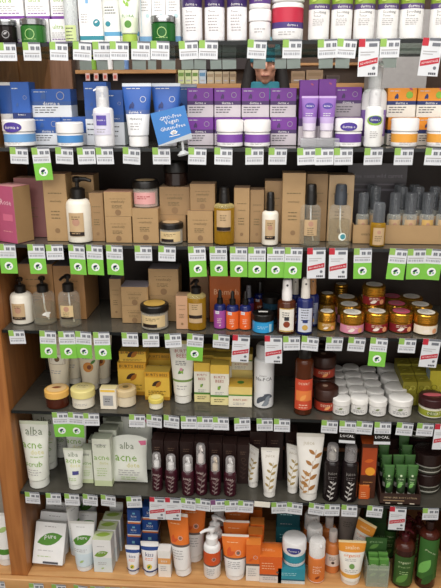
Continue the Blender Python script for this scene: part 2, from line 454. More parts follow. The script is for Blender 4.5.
# the display cabinet
cab = empty('display_cabinet', (0, 0, 0))
tag(cab, 'tall brown wooden display cabinet that holds the seven shelves of skin care', 'cabinet')
def bx(name, x0, x1, y0, y1, z0, z1, m, parent=cab, ch=0.0):
    b = MB(); b.box((0, 0, 0), (x1-x0, y1-y0, z1-z0), m, ch); o = b.build(name, parent, smooth=False); o.location = ((x0+x1)/2, (y0+y1)/2, (z0+z1)/2); return o
TOPZ = 2.15; SW = .056
bx('front_post', -SW, -.0005, -.012, .03, .03, TOPZ, WOOD, ch=.003)
bx('front_post', W+.0005, W+SW, -.012, .03, .03, TOPZ, WOOD, ch=.003)
bx('side_panel', -.022, -.002, .03, DEPTH+.02, .03, TOPZ, WOODIN)
bx('side_panel', W+.002, W+.022, .03, DEPTH+.02, .03, TOPZ, WOODIN)
bx('back_panel', -.02, W+.02, DEPTH+.021, DEPTH+.035, SZ[6], 1.572, mat('#33261d', .5, 0, .2))
bx('lower_back_panel', -.02, W+.02, DEPTH+.021, DEPTH+.035, .03, SZ[6]-.001, wood('lower_back', '#6b4527', '#8a5c36', 'X'))
bx('plinth', -SW, W+SW, .03, DEPTH+.03, .0, .03, WOODDARK)
bx('bottom_board', 0, W, -.012, DEPTH+.02, SZ[7]-.03, SZ[7], WOODBASE)
bx('front_rail', -SW-.3, W+SW, -.034, -.0125, SZ[7]-.07, SZ[7]-.002, WOODBASE, ch=.003)
GLASS = clear('#504d45', .68, .09, '#9fb0aa'); GLASS1 = clear('#8a8e8c', .1, .05, '#d2dcd6', .08); GEDGE = mat('#15191a', .15)
names = {1: 'top', 2: 'second', 3: 'third', 4: 'fourth', 5: 'fifth', 6: 'sixth'}
what = {1: 'dark edged glass shelf at the top, holding white toner bottles', 2: 'dark edged glass shelf holding the purple, blue and orange cartons',
        3: 'dark edged glass shelf holding the tall tan cartons', 4: 'dark edged glass shelf holding the gold lidded jars',
        5: 'dark edged glass shelf holding the white jar block', 6: 'dark edged glass shelf holding maroon pump bottles'}
for s in range(1, 7):
    DP = DEPTH
    b = MB(); b.box((W/2, DP/2, -.0045), (W-.003, DP-.002, .008), GLASS if s > 1 else GLASS1)
    o = b.build('glass_shelf', smooth=False); o.location = (0, 0, SZ[s]-.0005); tag(o, what[s], 'shelf', 'glass shelves in the cabinet')
    e = MB(); e.box((W/2, -.0012, -.0045), (W-.003, .0022, .0088), GEDGE); e.build('front_edge', o, smooth=False)
    for xx in (.008, W-.008):
        p = MB(); p.lathe([(.004, -.017, mat('#8d8f90', .3, .8)), (.004, -.0095, mat('#8d8f90', .3, .8))], 10, (xx, .06)); p.build('shelf_pin', o)

b = MB(); b.box((W/2, .15, -.0045), (W-.003, .29, .008), GLASS1); o = b.build('glass_shelf', smooth=False); o.location = (0, DEPTH+.012, SZ[1]-.0005)  # added rear shelf, standing in for the top shelf's mirror reflection
tag(o, 'added rear glass shelf standing in for the mirror image of the top shelf', 'shelf', 'glass shelves in the cabinet')
e = MB(); e.box((W/2, .2962, -.0045), (W-.003, .0022, .0088), GEDGE); e.build('reflected_edge', o, smooth=False)
for x0, x1 in ((-.022, -.002), (W+.002, W+.022)): bx('reflected_side_panel', x0, x1, DEPTH+.0355, .62, .03, TOPZ, WOODIN)  # added side panels that continue the mirrored shelf bay
ORD_S = 'first second third fourth fifth sixth seventh'.split()
DKINK_ = mat('#2c2c34')
# --------------------------------------------------------------- products
PURP = mat('#7a3a9a'); PLUM = mat('#4d3566'); LILG = mat('#cfc6cd'); BLUE = mat('#2c5cae'); NVY = mat('#27366e'); ORA = mat('#f0961f'); LTB = mat('#7fb4e0')
TEAL = mat('#2a8a9a'); LIME = mat('#8cba3c'); GRN = mat('#4f8a2c'); DGRN = mat('#2f5a26'); TAN = mat('#9c7c54'); TAN2 = mat('#ad8c60'); TANL = mat('#c4a67e'); TANP = mat('#b78a72'); BRN = mat('#3a241a'); DKBR = mat('#241712')
PINK = mat('#b9587a'); LPINK = mat('#e0a3a0'); AMB = clear('#6a3210', .75, .08, '#a05a20'); AMBER = mat('#4e2410', .15); COB = mat('#1b2560', .12); OILY = clear('#b48a24', .5, .06, '#e0bc58')
SILV = mat('#aeb0b2', .25, .9); GOLD = mat('#d9a032', .2, .85, .06); YEL = mat('#eec244'); CYEL = mat('#eadc8e'); REDM = mat('#a52430'); ORF = mat('#e87722'); ORD_ = mat('#d9561c'); MAR = mat('#3d1420', .25)
WARM = mat('#e6ddc9'); IVORY = mat('#f3e8cc'); GREYL = mat('#cfd2d4'); GOLDP = mat('#c9a24a'); KHAKI = mat('#6e5f3c')

# ============ top shelf
wbox = dict(bands=[(0, .1, PURP), (.1, 1, WHITE)], dec=[('t', 'ultra', -.1, .7, .5, LIME), ('l', -.05, .45, .7, 3, .08, PALEINK), ('l', 0, .2, .8, 1, .1, PURP)])
g = 'white cartons behind the jars on the top shelf'
for (a, b), wd in zip(((-9, 23), (24.5, 49), (50, 71)), ('leftmost stack', 'second stack from left', 'stack beside the clear tube')):
    c = carton(1, a, b, 19, 'white carton with purple bottom stripe, lower one of the %s' % wd, wbox, d=.06, dep=.07, group=g)
    carton(1, a+.3, b-.3, -9, 'white carton with purple bottom stripe, upper one of the %s' % wd, wbox, d=.061, on=c, dep=.068, group=g)
jar(1, -3, 17, 20, 'black glass jar with silver lid at the left end of the top shelf', dict(lid=.74, bands=[(0, 1, mat('#221c1c', .12))], lidm=SILV, dec=[('g', .1, .5, .35, PALEINK), ('leaf', 0, .5, .2, 30, PALEINK)], ridge=2), d=.012, short='black silver-lidded jar')
gj = dict(lid=.73, bands=[(0, 1, mat('#33702f', .15))], lidm=SILV, dec=[('g', 0, .5, .38, mat('#a8cf80')), ('l', 0, .22, .5, 1, .08, mat('#a8cf80'))])
jar(1, 21, 46, 19, 'bright green glass jar with silver lid beside the black jar', gj, d=.012, short='bright green jar beside the black jar')
bottle(1, 63.5, 77, -30, 'slim clear tube bottle with pale green label on the top shelf', dict(m=clear('#d8dee0', .3), sh=.8, nk=.85, nr=.6, cap=('cyl', WHITE, .6), liq=mat('#e8ecec'), lvl=.95, label=dict(w=.9, z0=.03, z1=.3, m=mat('#cddc9a'), dec=[('l', 0, .25, .6, 4, .06, INK)])), d=.012, short='slim clear tube bottle')
tb = dict(bands=[(0, .04, WHITE), (.04, .1, TEAL), (.1, 1, WHITE)], dec=[('o', .25, .28, .3, TEAL), ('leaf', .17, .28, .16, 30, WHITE), ('t', 'body lotion', -.1, .6, .1, TEAL), ('r', -.12, .75, .12, .4, LTB), ('l', -.25, .4, .3, 4, .035, PALEINK)])
carton(1, 78, 101.5, -30, 'tall white carton with teal stripe and round teal emblem', tb, d=.03, dep=.05, short='teal striped tall carton')
fb = dict(bands=[(0, .1, WHITE), (.1, .16, mat('#5fa4cc')), (.16, 1, mat('#eef0ea'))], dec=[('o', -.2, .27, .3, TEAL), ('l', 0, .5, .7, 3, .04, INK)]+[('leaf', random.uniform(-.45, .3), random.uniform(.6, .97), .2, random.uniform(0, 90), random.choice([LIME, mat('#a5c9a8'), mat('#c4d8b0')])) for i in range(34)])
carton(1, 102, 119, -30, 'tall floral white carton, left one behind the floral tube', fb, d=.045, dep=.04)
carton(1, 119.5, 137, -30, 'tall floral white carton, right one behind the floral tube', fb, d=.045, dep=.04)
tube(1, 114, 138, -22, 'white and green floral squeeze tube on pale green cap', dict(bands=[(0, 0, mat('#dfe9cf')), (.3, 1, mat('#eaf0e4'))], capm=mat('#a9c64e'), rf=.34, dec=[('o', 0, .18, .3, GRN), ('t', 'FLORA', 0, .33, .5, GRN)]+[('leaf', random.uniform(-.3, .2), random.uniform(.45, .95), .2, random.uniform(0, 120), LIME) for i in range(16)]), d=.012, short='floral squeeze tube')
wc = dict(bands=[(0, .1, LTB), (.1, 1, WHITE)], dec=[('t', 'ul', 0, .82, .4, TEAL), ('o', .2, .4, .3, mat('#bcd9dd')), ('l', 0, .6, .6, 4, .04, PALEINK), ('r', -.3, .5, .06, .7, mat('#cfe2ea'))])
for (a, b), q in zip(((138.5, 151), (151.5, 165), (165.5, 180)), ('left', 'middle', 'right')):
    carton(1, a, b, -26, 'tall white and pale blue carton, %s one behind the lidded green jar' % q, wc, d=.055, dep=.05, group='pale blue cartons on the top shelf', short='left pale blue carton' if q == 'left' else None)
jar(1, 151, 176, 16, 'dark green glass jar with silver lid in front of pale blue cartons', dict(gj, bands=[(0, 1, mat('#1f6028', .15))]), d=.012, short='dark green jar')
pt = dict(m=mat('#f4f2f4', .3), sh=.68, nk=.76, nr=.45, cap=('cyl', CLEAR, .55), bands=[(0, .62, mat('#f4f2f4', .3)), (.62, 1, mat('#3c2a63', .3))], dec=[('t', 'derma e', 0, .67, .6, WHITE), ('l', 0, .47, .6, 4, .055, PALEINK), ('t', 'Toner', -.1, .54, .35, INK), ('l', 0, .25, .5, 2, .05, PALEINK)])
for (a, b), q, s in zip(((182, 202), (204.5, 224.5), (227, 247)), ('leftmost', 'middle', 'rightmost'), ('left purple top toner', 'middle purple top toner', 'right purple top toner')):
    bottle(1, a, b, -40, 'white toner bottle with dark purple top, %s of the three' % q, pt, d=.012, group='purple topped toner bottles', short=s)
wj = dict(lid=.62, bands=[(0, 1, mat('#f5f3f3', .3))], lidm=mat('#f7f6f6', .3), rl=1.02, dec=[('l', 0, .6, .5, 2, .15, PALEINK)])
j = jar(1, 249, 271, 10, 'plain white jar, lower one of the stacked pair on the top shelf', wj, d=.012, short='stacked pair of plain white jars')
jar(1, 249, 271, -18, 'plain white jar with purple band, upper one of the stacked pair', dict(wj, bands=[(0, .3, WHITE), (.3, .85, mat('#5b3b84')), (.85, 1, WHITE)]), d=.012, on=j)
jar(1, 271.5, 304, -12, 'large white jar with red and purple bands on the top shelf', dict(lid=.72, bands=[(0, .32, WHITE), (.32, .48, mat('#4c3a7c')), (.48, .86, mat('#c02a44')), (.86, 1, WHITE)], lidm=WHITE, dec=[('t', 'derma e', .15, .4, .35, WHITE), ('l', 0, .22, .6, 2, .06, PALEINK)]), d=.012, short='large red banded jar')
gt = dict(m=mat('#f4f3f1', .3), sh=.74, nk=.8, nr=.45, cap=('cyl', CLEAR, .55), bands=[(0, .56, mat('#f4f3f1', .3)), (.56, .66, mat('#5d4a78', .3)), (.66, 1, mat('#8aa83a', .3))], dec=[('t', 'derma e', .05, .61, .62, WHITE), ('t', 'Soothing', .0, .5, .6, INK), ('t', 'Toner', -.12, .44, .36, INK), ('l', -.05, .38, .55, 4, .035, PALEINK), ('leaf', -.4, .7, .4, 30, mat('#b5cc62')), ('leaf', -.2, .82, .35, 50, mat('#c5d47a')), ('leaf', .05, .8, .35, 20, mat('#5e8424'))])
for i, (a, b) in enumerate(((309, 330), (331.8, 353), (354.5, 375.5), (378, 399), (400.5, 424.5), (431, 453))):
    bottle(1, a, b, -34, 'white toner bottle with green leafy top, %s of the row from the left' % ORD_S[i], gt, d=.012, group='green topped toner bottles', short='%s green topped toner' % ORD_S[i])

# ============ second shelf
def two(top, band, low, tx=WHITE):
    return dict(bands=[(0, .42, low), (.42, .56, band), (.56, 1, top)], dec=[('t', 'derma e', .0, .49, .42, tx), ('g', .24, .76, .2, PALEINK), ('l', -.2, .9, .45, 1, .07, GREYL), ('l', -.12, .34, .62, 3, .085, INK), ('leaf', -.25, .62, .2, 60, band), ('leaf', -.15, .62, .2, 100, band)])
PB = two(PURP, PLUM, LILG); BB = two(BLUE, mat('#3d5f9c'), mat('#e4e8ee')); OB = two(ORA, NVY, mat('#efe8dc'))
def djar(band, logo=None, low=WHITE):
    d = [('l', 0, .3, .5, 2, .09, PALEINK)]
    if logo: d = [('o', -.06, .92, .6, logo, .3), ('t', 'derma e', -.06, .92, .42, WHITE)]+d
    return dict(lid=.55, bands=[(0, .3, low), (.3, .85, band), (.85, 1, WHITE)], lidm=mat('#f1efee', .3), rl=1.02, dec=d[-1:]), (d[:2] if logo else [])
def logojar(S, a, b, y, label, band, logo, **k):
    st, lg = djar(band, logo); t = jar(S, a, b, y, label, st, **k)
    if lg:
        lid = [c for c in t.o.children if c.name.startswith('lid')][0]; R = t.w/2*1.02
        mb = MB(); z = t.h*.72
        mb.d_disc(-R*.1, z, R*.62, lambda u, v: (math.sin(u/R)*(R+.0006), -math.cos(u/R)*(R+.0006), v), logo, 20, R*.3)
        mb.d_text('derma e', -R*.1, z, R*.9, lambda u, v: (math.sin(u/R)*(R+.0012), -math.cos(u/R)*(R+.0012), v), WHITE)
        mb.build('lid_logo', lid)
    return t
tube(2, -9, 13, 82, 'blue and white squeeze tube at the left end of the second shelf', dict(bands=[(0, 0, WHITE), (.42, 1, BLUE)], crimp=WHITE), d=.11)
c = carton(2, 12.5, 31, 82, 'tall blue carton behind the oval logo white jar', dict(BB, bands=[(0, .42, mat('#e4e8ee')), (.42, .52, NVY), (.52, 1, BLUE)]), d=.08, dep=.05)
logojar(2, 4, 35, 119, 'white jar with purple oval logo and pale blue band', mat('#6aa0d4'), mat('#4b3794'), d=.012, short='purple oval logo jar')
c = carton(2, 34, 61.5, 117.3, 'blue and white carton, lower one of the left stack', BB, d=.095, dep=.06, short='left blue carton stack')
carton(2, 31.5, 71, 89, 'wide blue and white carton lying across the two lower blue cartons', BB, d=.095, on=c, dep=.06)
carton(2, 62, 88, 117, 'blue and white carton behind the plain blue banded jar', BB, d=.095, dep=.06)
logojar(2, 57, 83, 122, 'white jar with blue band and no logo on the second shelf', mat('#4a8ccb'), None, d=.012, short='plain blue banded jar')
carton(2, 85, 108, 82, 'tall blue and white carton behind the white pump bottle', BB, d=.08, dep=.05)
carton(2, 108.5, 124, 90, 'slim blue and white carton between pump bottle and blue tube', BB, d=.08, dep=.05)
bottle(2, 93.5, 113.5, 87, 'white pump bottle with clear cap before the blue cartons', dict(m=mat('#f2f1f4', .3), sh=.6, nk=.66, nr=.6, cap=('pump', WHITE, .4), over=FROST, overr=.62, label=dict(w=.95, z0=.35, z1=.95, m=mat('#d9d6ea'), dec=[('r', .0, .75, .5, .28, mat('#5a4ba6')), ('t', 'derma e', 0, .76, .4, WHITE), ('l', 0, .5, .5, 2, .07, PALEINK)])), d=.012, short='white blue-label pump bottle')
BT = dict(bands=[(0, 0, mat('#eef0f2')), (.42, .5, mat('#4a64a0')), (.5, 1, BLUE)], crimp=mat('#dfe6ee'), rf=.35, capf=.17, dec=[('t', 'derma e', -.05, .46, .45, WHITE), ('g', .22, .7, .2, GREYL), ('t', 'Hydrating', -.02, .33, .42, INK), ('l', -.02, .24, .4, 3, .05, PALEINK), ('leaf', -.25, .52, .22, 60, NVY), ('leaf', -.12, .52, .24, 95, NVY), ('l', -.05, .9, .6, 1, .04, GREYL)])
BT['bands'] = [(0, 0, mat('#eef0f2')), (.42, 0, mat('#4a64a0')), (.5, 0, BLUE)]
tube(2, 120, 149.5, 83, 'blue and white squeeze tube left of the tilted blue sign', BT, d=.012, short='blue tube left of the sign')
tube(2, 149.8, 179, 83, 'blue and white squeeze tube behind the tilted blue sign', BT, d=.03, short='tilted blue sign')
tube(2, 172, 196, 84, 'blue and white squeeze tube partly hidden behind the first purple cartons', BT, d=.13)
# the tilted sign with a clear clip
sg = empty('shelf_sign'); b = MB(); sw_, sh_ = .089, .083
b.box((0, 0, 0), (sw_, .0012, sh_), mat('#3b7fc6'), 0)
f = lambda u, v: (u, -.0011, v)
for t_, v, w_ in (('GMO-Free', .27, .5), ('Vegan', .12, .32), ('Gluten-Free', -.04, .58)): b.d_text(t_, sw_*.03, v*sh_, w_*1.25*sw_, f, WHITE)
for a_ in (30, 60, 90, 120, 150): b.d_leaf(.002, -.25*sh_, .011, a_, f, WHITE, .5)
b.d_rect(-.012, .016, -.31*sh_, -.29*sh_, f, WHITE, 1)
b.d_quad([(-sw_/2, -sh_/2), (sw_/2, -sh_/2), (sw_/2, -sh_*.34), (-sw_/2, -sh_*.47)], f, mat('#b9bfc6'))
b.build('sign_card', sg, smooth=False)
b = MB(); b.tube([(.012, .003, -.075), (.016, .004, -.05), (.02, .004, -.03)], [.003, .003, .002], clear('#e4e8ea', .45), 8)
b.lathe([(.014, -.078, clear('#e4e8ea', .45)), (.016, -.074, clear('#e4e8ea', .45)), (.006, -.066, clear('#e4e8ea', .45))], 14, (.012, .004)); b.build('clear_clip', sg)
P = at_depth(171.5, 126, -.012); sg.location = P; sg.rotation_euler = (0, math.radians(-13), math.radians(4))
tag(sg, 'tilted blue card sign reading GMO-Free Vegan Gluten-Free', 'sign')
g = 'purple and lilac cartons on the second shelf'
UP = {}
for i, (a, b) in enumerate(((187.5, 213.5), (214.5, 241), (242, 269.5), (270.5, 296.5))):
    lo = carton(2, a, b, 117.3, 'purple carton, lower one of the %s stack from left' % ORD_S[i], PB, d=.088, dep=.065, group=g, short='first purple carton stack' if i == 0 else ('fourth purple carton stack' if i == 3 else None))
    carton(2, a-.3, b-.2, 88, 'purple carton, upper one of the %s stack from left' % ORD_S[i], PB, d=.088, on=lo, dep=.065, group=g)
logojar(2, 216.5, 243.5, 119.5, 'white jar with purple band, left of the two before the purple cartons', mat('#7f4aa6'), None, d=.01, short='left purple banded jar')
logojar(2, 244, 270.5, 119.5, 'white jar with purple band, right of the two before the purple cartons', mat('#7f4aa6'), None, d=.01, short='right purple banded jar')
tr = MB(); cl = clear('#d7dadd', .3)
tr.box((0, 0, .011), (.098, .05, .022), cl, .002); o = tr.build('acrylic_riser', smooth=False); o.location = (X_at(319, .04, SZ[2]), .036, SZ[2]+.0006); tag(o, 'low clear acrylic riser block under the two lilac tubes', 'riser')
TALLP = dict(PB, bands=[(0, .3, LILG), (.3, .42, PLUM), (.42, 1, PURP)], dec=[('t', 'derma e', 0, .36, .5, WHITE), ('o', 0, .62, .4, LIME), ('leaf', .25, .92, .2, 150, PINK)])
carton(2, 299, 317.5, 80, 'tall purple carton behind the left lilac tube', TALLP, d=.075, dep=.05)
carton(2, 318, 335, 79, 'tall purple carton behind the right lilac tube', TALLP, d=.075, dep=.05)
LT = dict(bands=[(0, 0, mat('#d8cfe2')), (.22, 0, mat('#bda6d6')), (.4, 0, mat('#8c62b4'))], crimp=mat('#c3a8d8'), capm=mat('#ded8dc'), rf=.38, capf=.17, dec=[('o', 0, .72, .6, mat('#4b3794'), .36), ('t', 'derma e', 0, .72, .45, WHITE), ('l', 0, .5, .5, 2, .06, GREYL)])
tube(2, 302, 319, 96, 'lilac squeeze tube on the acrylic riser, left one', LT, d=.016, on=SZ[2]+.023, short='left lilac tube')
tube(2, 319.6, 337, 96, 'lilac squeeze tube on the acrylic riser, right one', LT, d=.016, on=SZ[2]+.023, short='right lilac tube')
lo = carton(2, 336, 361.5, 117, 'purple and grey carton behind the oval logo purple jar', PB, d=.09, dep=.06)
carton(2, 335, 361.5, 87, 'purple and grey carton stacked above the oval logo purple jar', dict(PB, bands=[(0, .45, mat('#a9a0a8')), (.45, .56, PLUM), (.56, 1, PURP)]), d=.09, on=lo, dep=.06)
logojar(2, 334.5, 362, 118, 'white jar with purple oval logo and purple band', mat('#6b3f9a'), mat('#4b3794'), d=.01, short='purple jar with oval logo')
bottle(2, 361.5, 386.5, 62, 'large white and purple pump bottle on the second shelf', dict(m=mat('#efedf2', .3), sh=.58, nk=.68, nr=.55, cap=('pump', WHITE, .5, 1, 1.2), over=FROST, overr=.56, bands=[(0, .2, WHITE), (.2, .75, mat('#8a68b4')), (.75, 1, WHITE)], dec=[('t', 'derma e', 0, .6, .5, WHITE), ('r', .3, .45, .25, .4, mat('#dcd6e6'))]), d=.06)
bottle(2, 365, 383, 90, 'small white spray bottle with green oval label and clear cap', dict(m=mat('#f0f1ee', .3), sh=.66, nk=.72, nr=.6, cap=('spray', WHITE, .5), over=FROST, overr=.68, dec=[('o', 0, .72, .95, LIME, .55), ('o', 0, .74, .75, mat('#3f3a86'), .4), ('t', 'derma e', 0, .74, .55, WHITE), ('l', 0, .42, .5, 4, .05, PALEINK)]), d=.012, short='green oval label spray bottle')
g = 'orange and navy cartons on the second shelf'
for i, (a, b) in enumerate(((387.5, 416.5), (417.5, 446))):
    q = ('left', 'right')[i]
    lo = carton(2, a, b, 117.3, 'orange carton with navy band, lower one of the %s stack' % q, OB, d=.088, dep=.065, group=g)
    carton(2, a-.3, b-.3, 88, 'orange carton with navy band, upper one of the %s stack' % q, dict(OB, dec=OB['dec']+[('o', .25, .76, .24, LIME), ('leaf', .35, .93, .14, 150, PINK)]), d=.088, on=lo, dep=.065, group=g)
logojar(2, 391, 418, 118, 'white jar with orange band, left one', mat('#e7a23c'), None, d=.01, short='left orange banded jar')
logojar(2, 427, 454, 118, 'white jar with orange band, cut by the right edge', mat('#e7a23c'), None, d=.01, short='right orange banded jar')

# ============ third shelf
def tan(m=TAN, top=None, txt=True, band=None):
    d = [('l', 0, .72, .6, 1, .04, KHAKI), ('t', 'evanhealy', 0, .6, .5, KHAKI), ('l', 0, .45, .45, 3, .05, KHAKI), ('o', 0, .16, .22, mat('#8b6c49'))] if txt else []
    return dict(bands=[(0, 1, m)], top=top or mat('#a58568'), dec=d, seam=KHAKI)
ROSE = dict(bands=[(0, 1, TAN)], top=TANP, dec=[('l', 0, .5, .5, 4, .05, KHAKI)])
t = carton(3, -12, 16, 186, 'pink and tan carton with Rose lettering at the left end', dict(bands=[(0, 1, PINK)], top=LPINK, dec=[('t', 'Rose', .1, .72, .55, mat('#f0cdd4')), ('l', .1, .2, .5, 1, .05, LPINK), ('r', .15, .45, .5, .12, mat('#d4708e'))], side=[('r', 0, .5, .99, .99, TAN)]), d=.015, dep=.06, rz=-28, short='Rose lettered carton')
carton(3, 16, 45, 178, 'dusky pink and tan carton behind the Rose lettered carton', dict(ROSE, bands=[(0, 1, mat('#8c5a58'))]), d=.09, dep=.05)
carton(3, 44.5, 67.5, 174, 'tall tan carton with pink top left of the white pump bottle', tan(TAN2, TANP), d=.04, dep=.06, short='tall tan carton left of pump bottle')
carton(3, 68, 95, 175, 'tall tan carton with pink top behind the white pump bottle', tan(TAN2, TANP), d=.094, dep=.06)
LOT = dict(m=mat('#efe9da', .3), sh=.55, nk=.67, nr=.42, cap=('pump', BLACK, .58, 1, .2), label=dict(w=.62, z0=.2, z1=.86, m=TANL, dec=[('o', 0, .6, .3, TANP), ('l', 0, .75, .35, 2, .06, KHAKI), ('r', 0, .27, .62, .11, DKBR), ('l', 0, .285, .4, 1, .06, TANL)]))
bottle(3, 66.5, 91, 176.5, 'white lotion bottle with black pump on the third shelf', LOT, d=.012, short='black pump white lotion bottle')
carton(3, 90, 104, 193, 'slim tan carton right of the white pump bottle', tan(TAN), d=.045, dep=.05, short='slim tan carton')
lo = carton(3, 105.5, 131.5, 216.5, 'tan carton, lower one of the pair beside the slim tan carton', tan(TAN2), d=.03, dep=.06)
carton(3, 104, 131.5, 192, 'tan carton with pink top, upper one of the pair beside the slim carton', tan(TAN2, TANP), d=.03, on=lo, dep=.06)
GJ = dict(lid=.72, bands=[(0, 1, clear('#d6d2c6', .3))], lidm=BLACK, rl=1.03, inner=mat('#d9c39a'), fill=.85, stick=TANL, stickr=.7, label=dict(w=.95, z0=.18, z1=.85, m=mat('#d9bf8e'), dec=[('l', 0, .7, .5, 2, .1, KHAKI), ('r', -.12, .28, .55, .2, DKBR)]))
lo = carton(3, 132.5, 158.5, 208.5, 'tan carton carrying the pink cream jar', tan(TAN2), d=.03, dep=.075, short='tan carton under pink jar')
jar(3, 133, 158.5, 180, 'clear jar of pink cream with black lid on a tan carton', dict(GJ, inner=LPINK, label=dict(w=.95, z0=.2, z1=.8, m=LPINK, dec=[('l', 0, .6, .5, 2, .1, REDM)])), d=.03, on=lo)
lo = carton(3, 160, 186, 215, 'tan carton behind the clear black-lidded jar', tan(TAN), d=.06, dep=.07)
up_ = carton(3, 159.5, 190, 187, 'tan carton carrying the dark jar at the rear', tan(TAN), d=.06, on=lo, dep=.07)
jar(3, 164, 188, 161, 'dark brown black-lidded jar on top of the tan cartons', dict(lid=.55, bands=[(0, 1, mat('#2b1c17', .2))], lidm=BLACK, rl=1.03), d=.065, on=up_)
jar(3, 159.5, 183, 222, 'clear jar of cream with black lid and tan label in front row', GJ, d=.01, short='clear jar with black lid')
lo = carton(3, 187.5, 213, 211, 'tan carton, lower one of the pair left of the oil bottle', tan(TAN2), d=.035, dep=.06, short='tan carton pair left of oil')
carton(3, 190, 215, 184, 'tan carton, upper one of the pair left of the oil bottle', tan(TAN), d=.04, on=lo, dep=.06)
OIL = dict(m=OILY, sh=.66, nk=.72, nr=.38, cap=('spray', BLACK, .52), shm=clear('#d9c888', .35), liq=mat('#94701c', .2), lvl=.93, label=dict(w=.72, z0=.38, z1=.93, m=TANL, dec=[('l', 0, .8, .35, 3, .06, KHAKI), ('r', .0, .44, .7, .1, DKBR)]))
bottle(3, 214, 234.5, 187, 'clear bottle of amber oil with black cap and tan label', OIL, d=.012, short='amber oil bottle')
carton(3, 234, 249.5, 188, 'slim tan carton right of the amber oil bottle', tan(TAN2), d=.045, dep=.055, short='slim tan carton beside oil')
carton(3, 250, 264, 190, 'slim tan carton left of the white mist bottle', tan(TAN), d=.05, dep=.055)
carton(3, 264.5, 283, 181, 'tan carton behind the white mist bottle', tan(TAN), d=.065, dep=.055)
bottle(3, 262, 278.5, 192, 'small white lotion mist bottle with black cap', dict(LOT, cap=('spray', BLACK, .5), sh=.58, nk=.65), d=.012, short='white mist bottle')
carton(3, 282, 305, 173, 'tall tan carton right of the white mist bottle', tan(TAN2), d=.04, dep=.06, short='tall tan carton right of mist')
carton(3, 306, 327, 174, 'tall tan carton behind the clear spray bottle', tan(TAN), d=.078, dep=.06)
carton(3, 328, 353, 175, 'tall pale tan carton behind the stickered spray bottle', tan(TANL), d=.078, dep=.06)
CB = dict(m=clear('#d8dcd4', .08, .06, '#ffffff', .3), sh=.55, nk=.67, nr=.42, cap=('spray', BLACK, .56), liq=clear('#b5ad92', .1, .08, '#f4f0e4', .25), lvl=.75, dip=mat('#e6e6e0'), label=dict(w=.62, z0=.32, z1=.8, m=TANL, dec=[('o', 0, .68, .25, TANP), ('l', 0, .55, .32, 4, .06, KHAKI)]))
bottle(3, 300, 321, 184, 'clear spray bottle with black cap and tan label', CB, d=.012, short='clear tan-label spray bottle')
CB2 = dict(CB); CB2.pop('label'); CB2['cap'] = ('spray', mat('#3c4148', .3), .58); CB2['dec'] = [('o', .1, .3, .36, mat('#e7efe6')), ('o', .12, .3, .24, mat('#3d8f9a'))]
bottle(3, 329, 351, 184, 'clear spray bottle with grey cap and round sticker', CB2, d=.012, short='stickered spray bottle')
# tester display: tray with a grey back card, small bottles
tr = empty('display_tray'); x0, x1 = X_at(352.5, .055, SZ[3]), X_at(455, .055, SZ[3]); wd = x1-x0
b = MB(); zt = Z_at(226, (x0+x1)/2, .05)-SZ[3]
b.box((0, .0, .003), (wd, .13, .006), TAN2); b.box((0, -.064, zt/2), (wd, .003, zt), TAN2)
for s_ in (-1, 1): b.box((s_*(wd/2-.0015), 0, zt/2), (.003, .125, zt), TAN)
b.box((0, .064, zt/2), (wd, .003, zt), TAN)
b.d_text('evanhealy', -wd*.33, zt*.5, .05, lambda u, v: (u, -.0661, v), KHAKI); b.build('tray', tr, smooth=False)
b = MB(); zc = Z_at(167, (x0+x1)/2, .09)-SZ[3]; cw = X_at(411, .09, 1.35)-X_at(349, .09, 1.35)
gx = -wd/2+cw/2-.008
b.box((gx, .0, 0), (cw, .003, zc), mat('#4b464a', .35, 0, .25))
fz = lambda u, v: (gx+u, -.0021, v)
b.d_text('Blue oasis wild carrot', 0, zc*.33, cw*.85, fz, mat('#85808a')); b.d_rect(-cw*.42, cw*.4, zc*.12, zc*.15, fz, mat('#6e6a72'), 1); b.d_rect(-cw*.42, cw*.3, zc*.2, zc*.22, fz, mat('#6e6a72'), 1)
o = b.build('back_card', tr, smooth=False); o.location = (0, .058, zc/2)
tr.location = ((x0+x1)/2, .12, SZ[3]+.0006); tag(tr, 'tan tester tray with dark grey back card holding small spray bottles', 'display tray')
SB = dict(m=clear('#c9cbc4', .3), sh=.5, nk=.56, nr=.5, cap=('spray', mat('#1c1d20', .25), .66), over=clear('#8d9298', .3), overr=.78, liq=mat('#cdb98c'), lvl=.8, label=dict(w=.85, z0=.1, z1=.9, m=TANL, dec=[('o', 0, .7, .25, TANP), ('l', 0, .5, .5, 3, .1, KHAKI)]))
trz = SZ[3]+.007
nf = None
for row, (yy, ys, pts) in enumerate(((.066, 193, ((356, 369), (387, 401), (402.5, 417), (419.5, 434), (436, 450))), (.098, 187, ((367.5, 381), (394, 408), (409.5, 424), (426, 440))), (.132, 185, ((364, 378), (391, 405), (406, 420))))):
    for i, (a, c) in enumerate(pts):
        lb = 'small clear spray bottle in the tester tray, %s row, %s from left' % (('front', 'middle', 'rear')[row], ORD_S[i])
        bottle(3, a, c, ys, lb, SB if (row, i) != (0, 3) else dict(SB, liq=mat('#b07c1e', .2), label=dict(SB['label'], m=mat('#cfa860'))), d=yy, on=trz, group='small bottles in the tester tray')
bottle(3, 370.5, 386, 203, 'small amber spray bottle standing before the tester tray', dict(SB, m=OILY, liq=mat('#8f6c1e', .2), cap=('spray', BLACK, .7), label=dict(SB['label'], w=.75)), d=.012, short='small amber spray bottle')

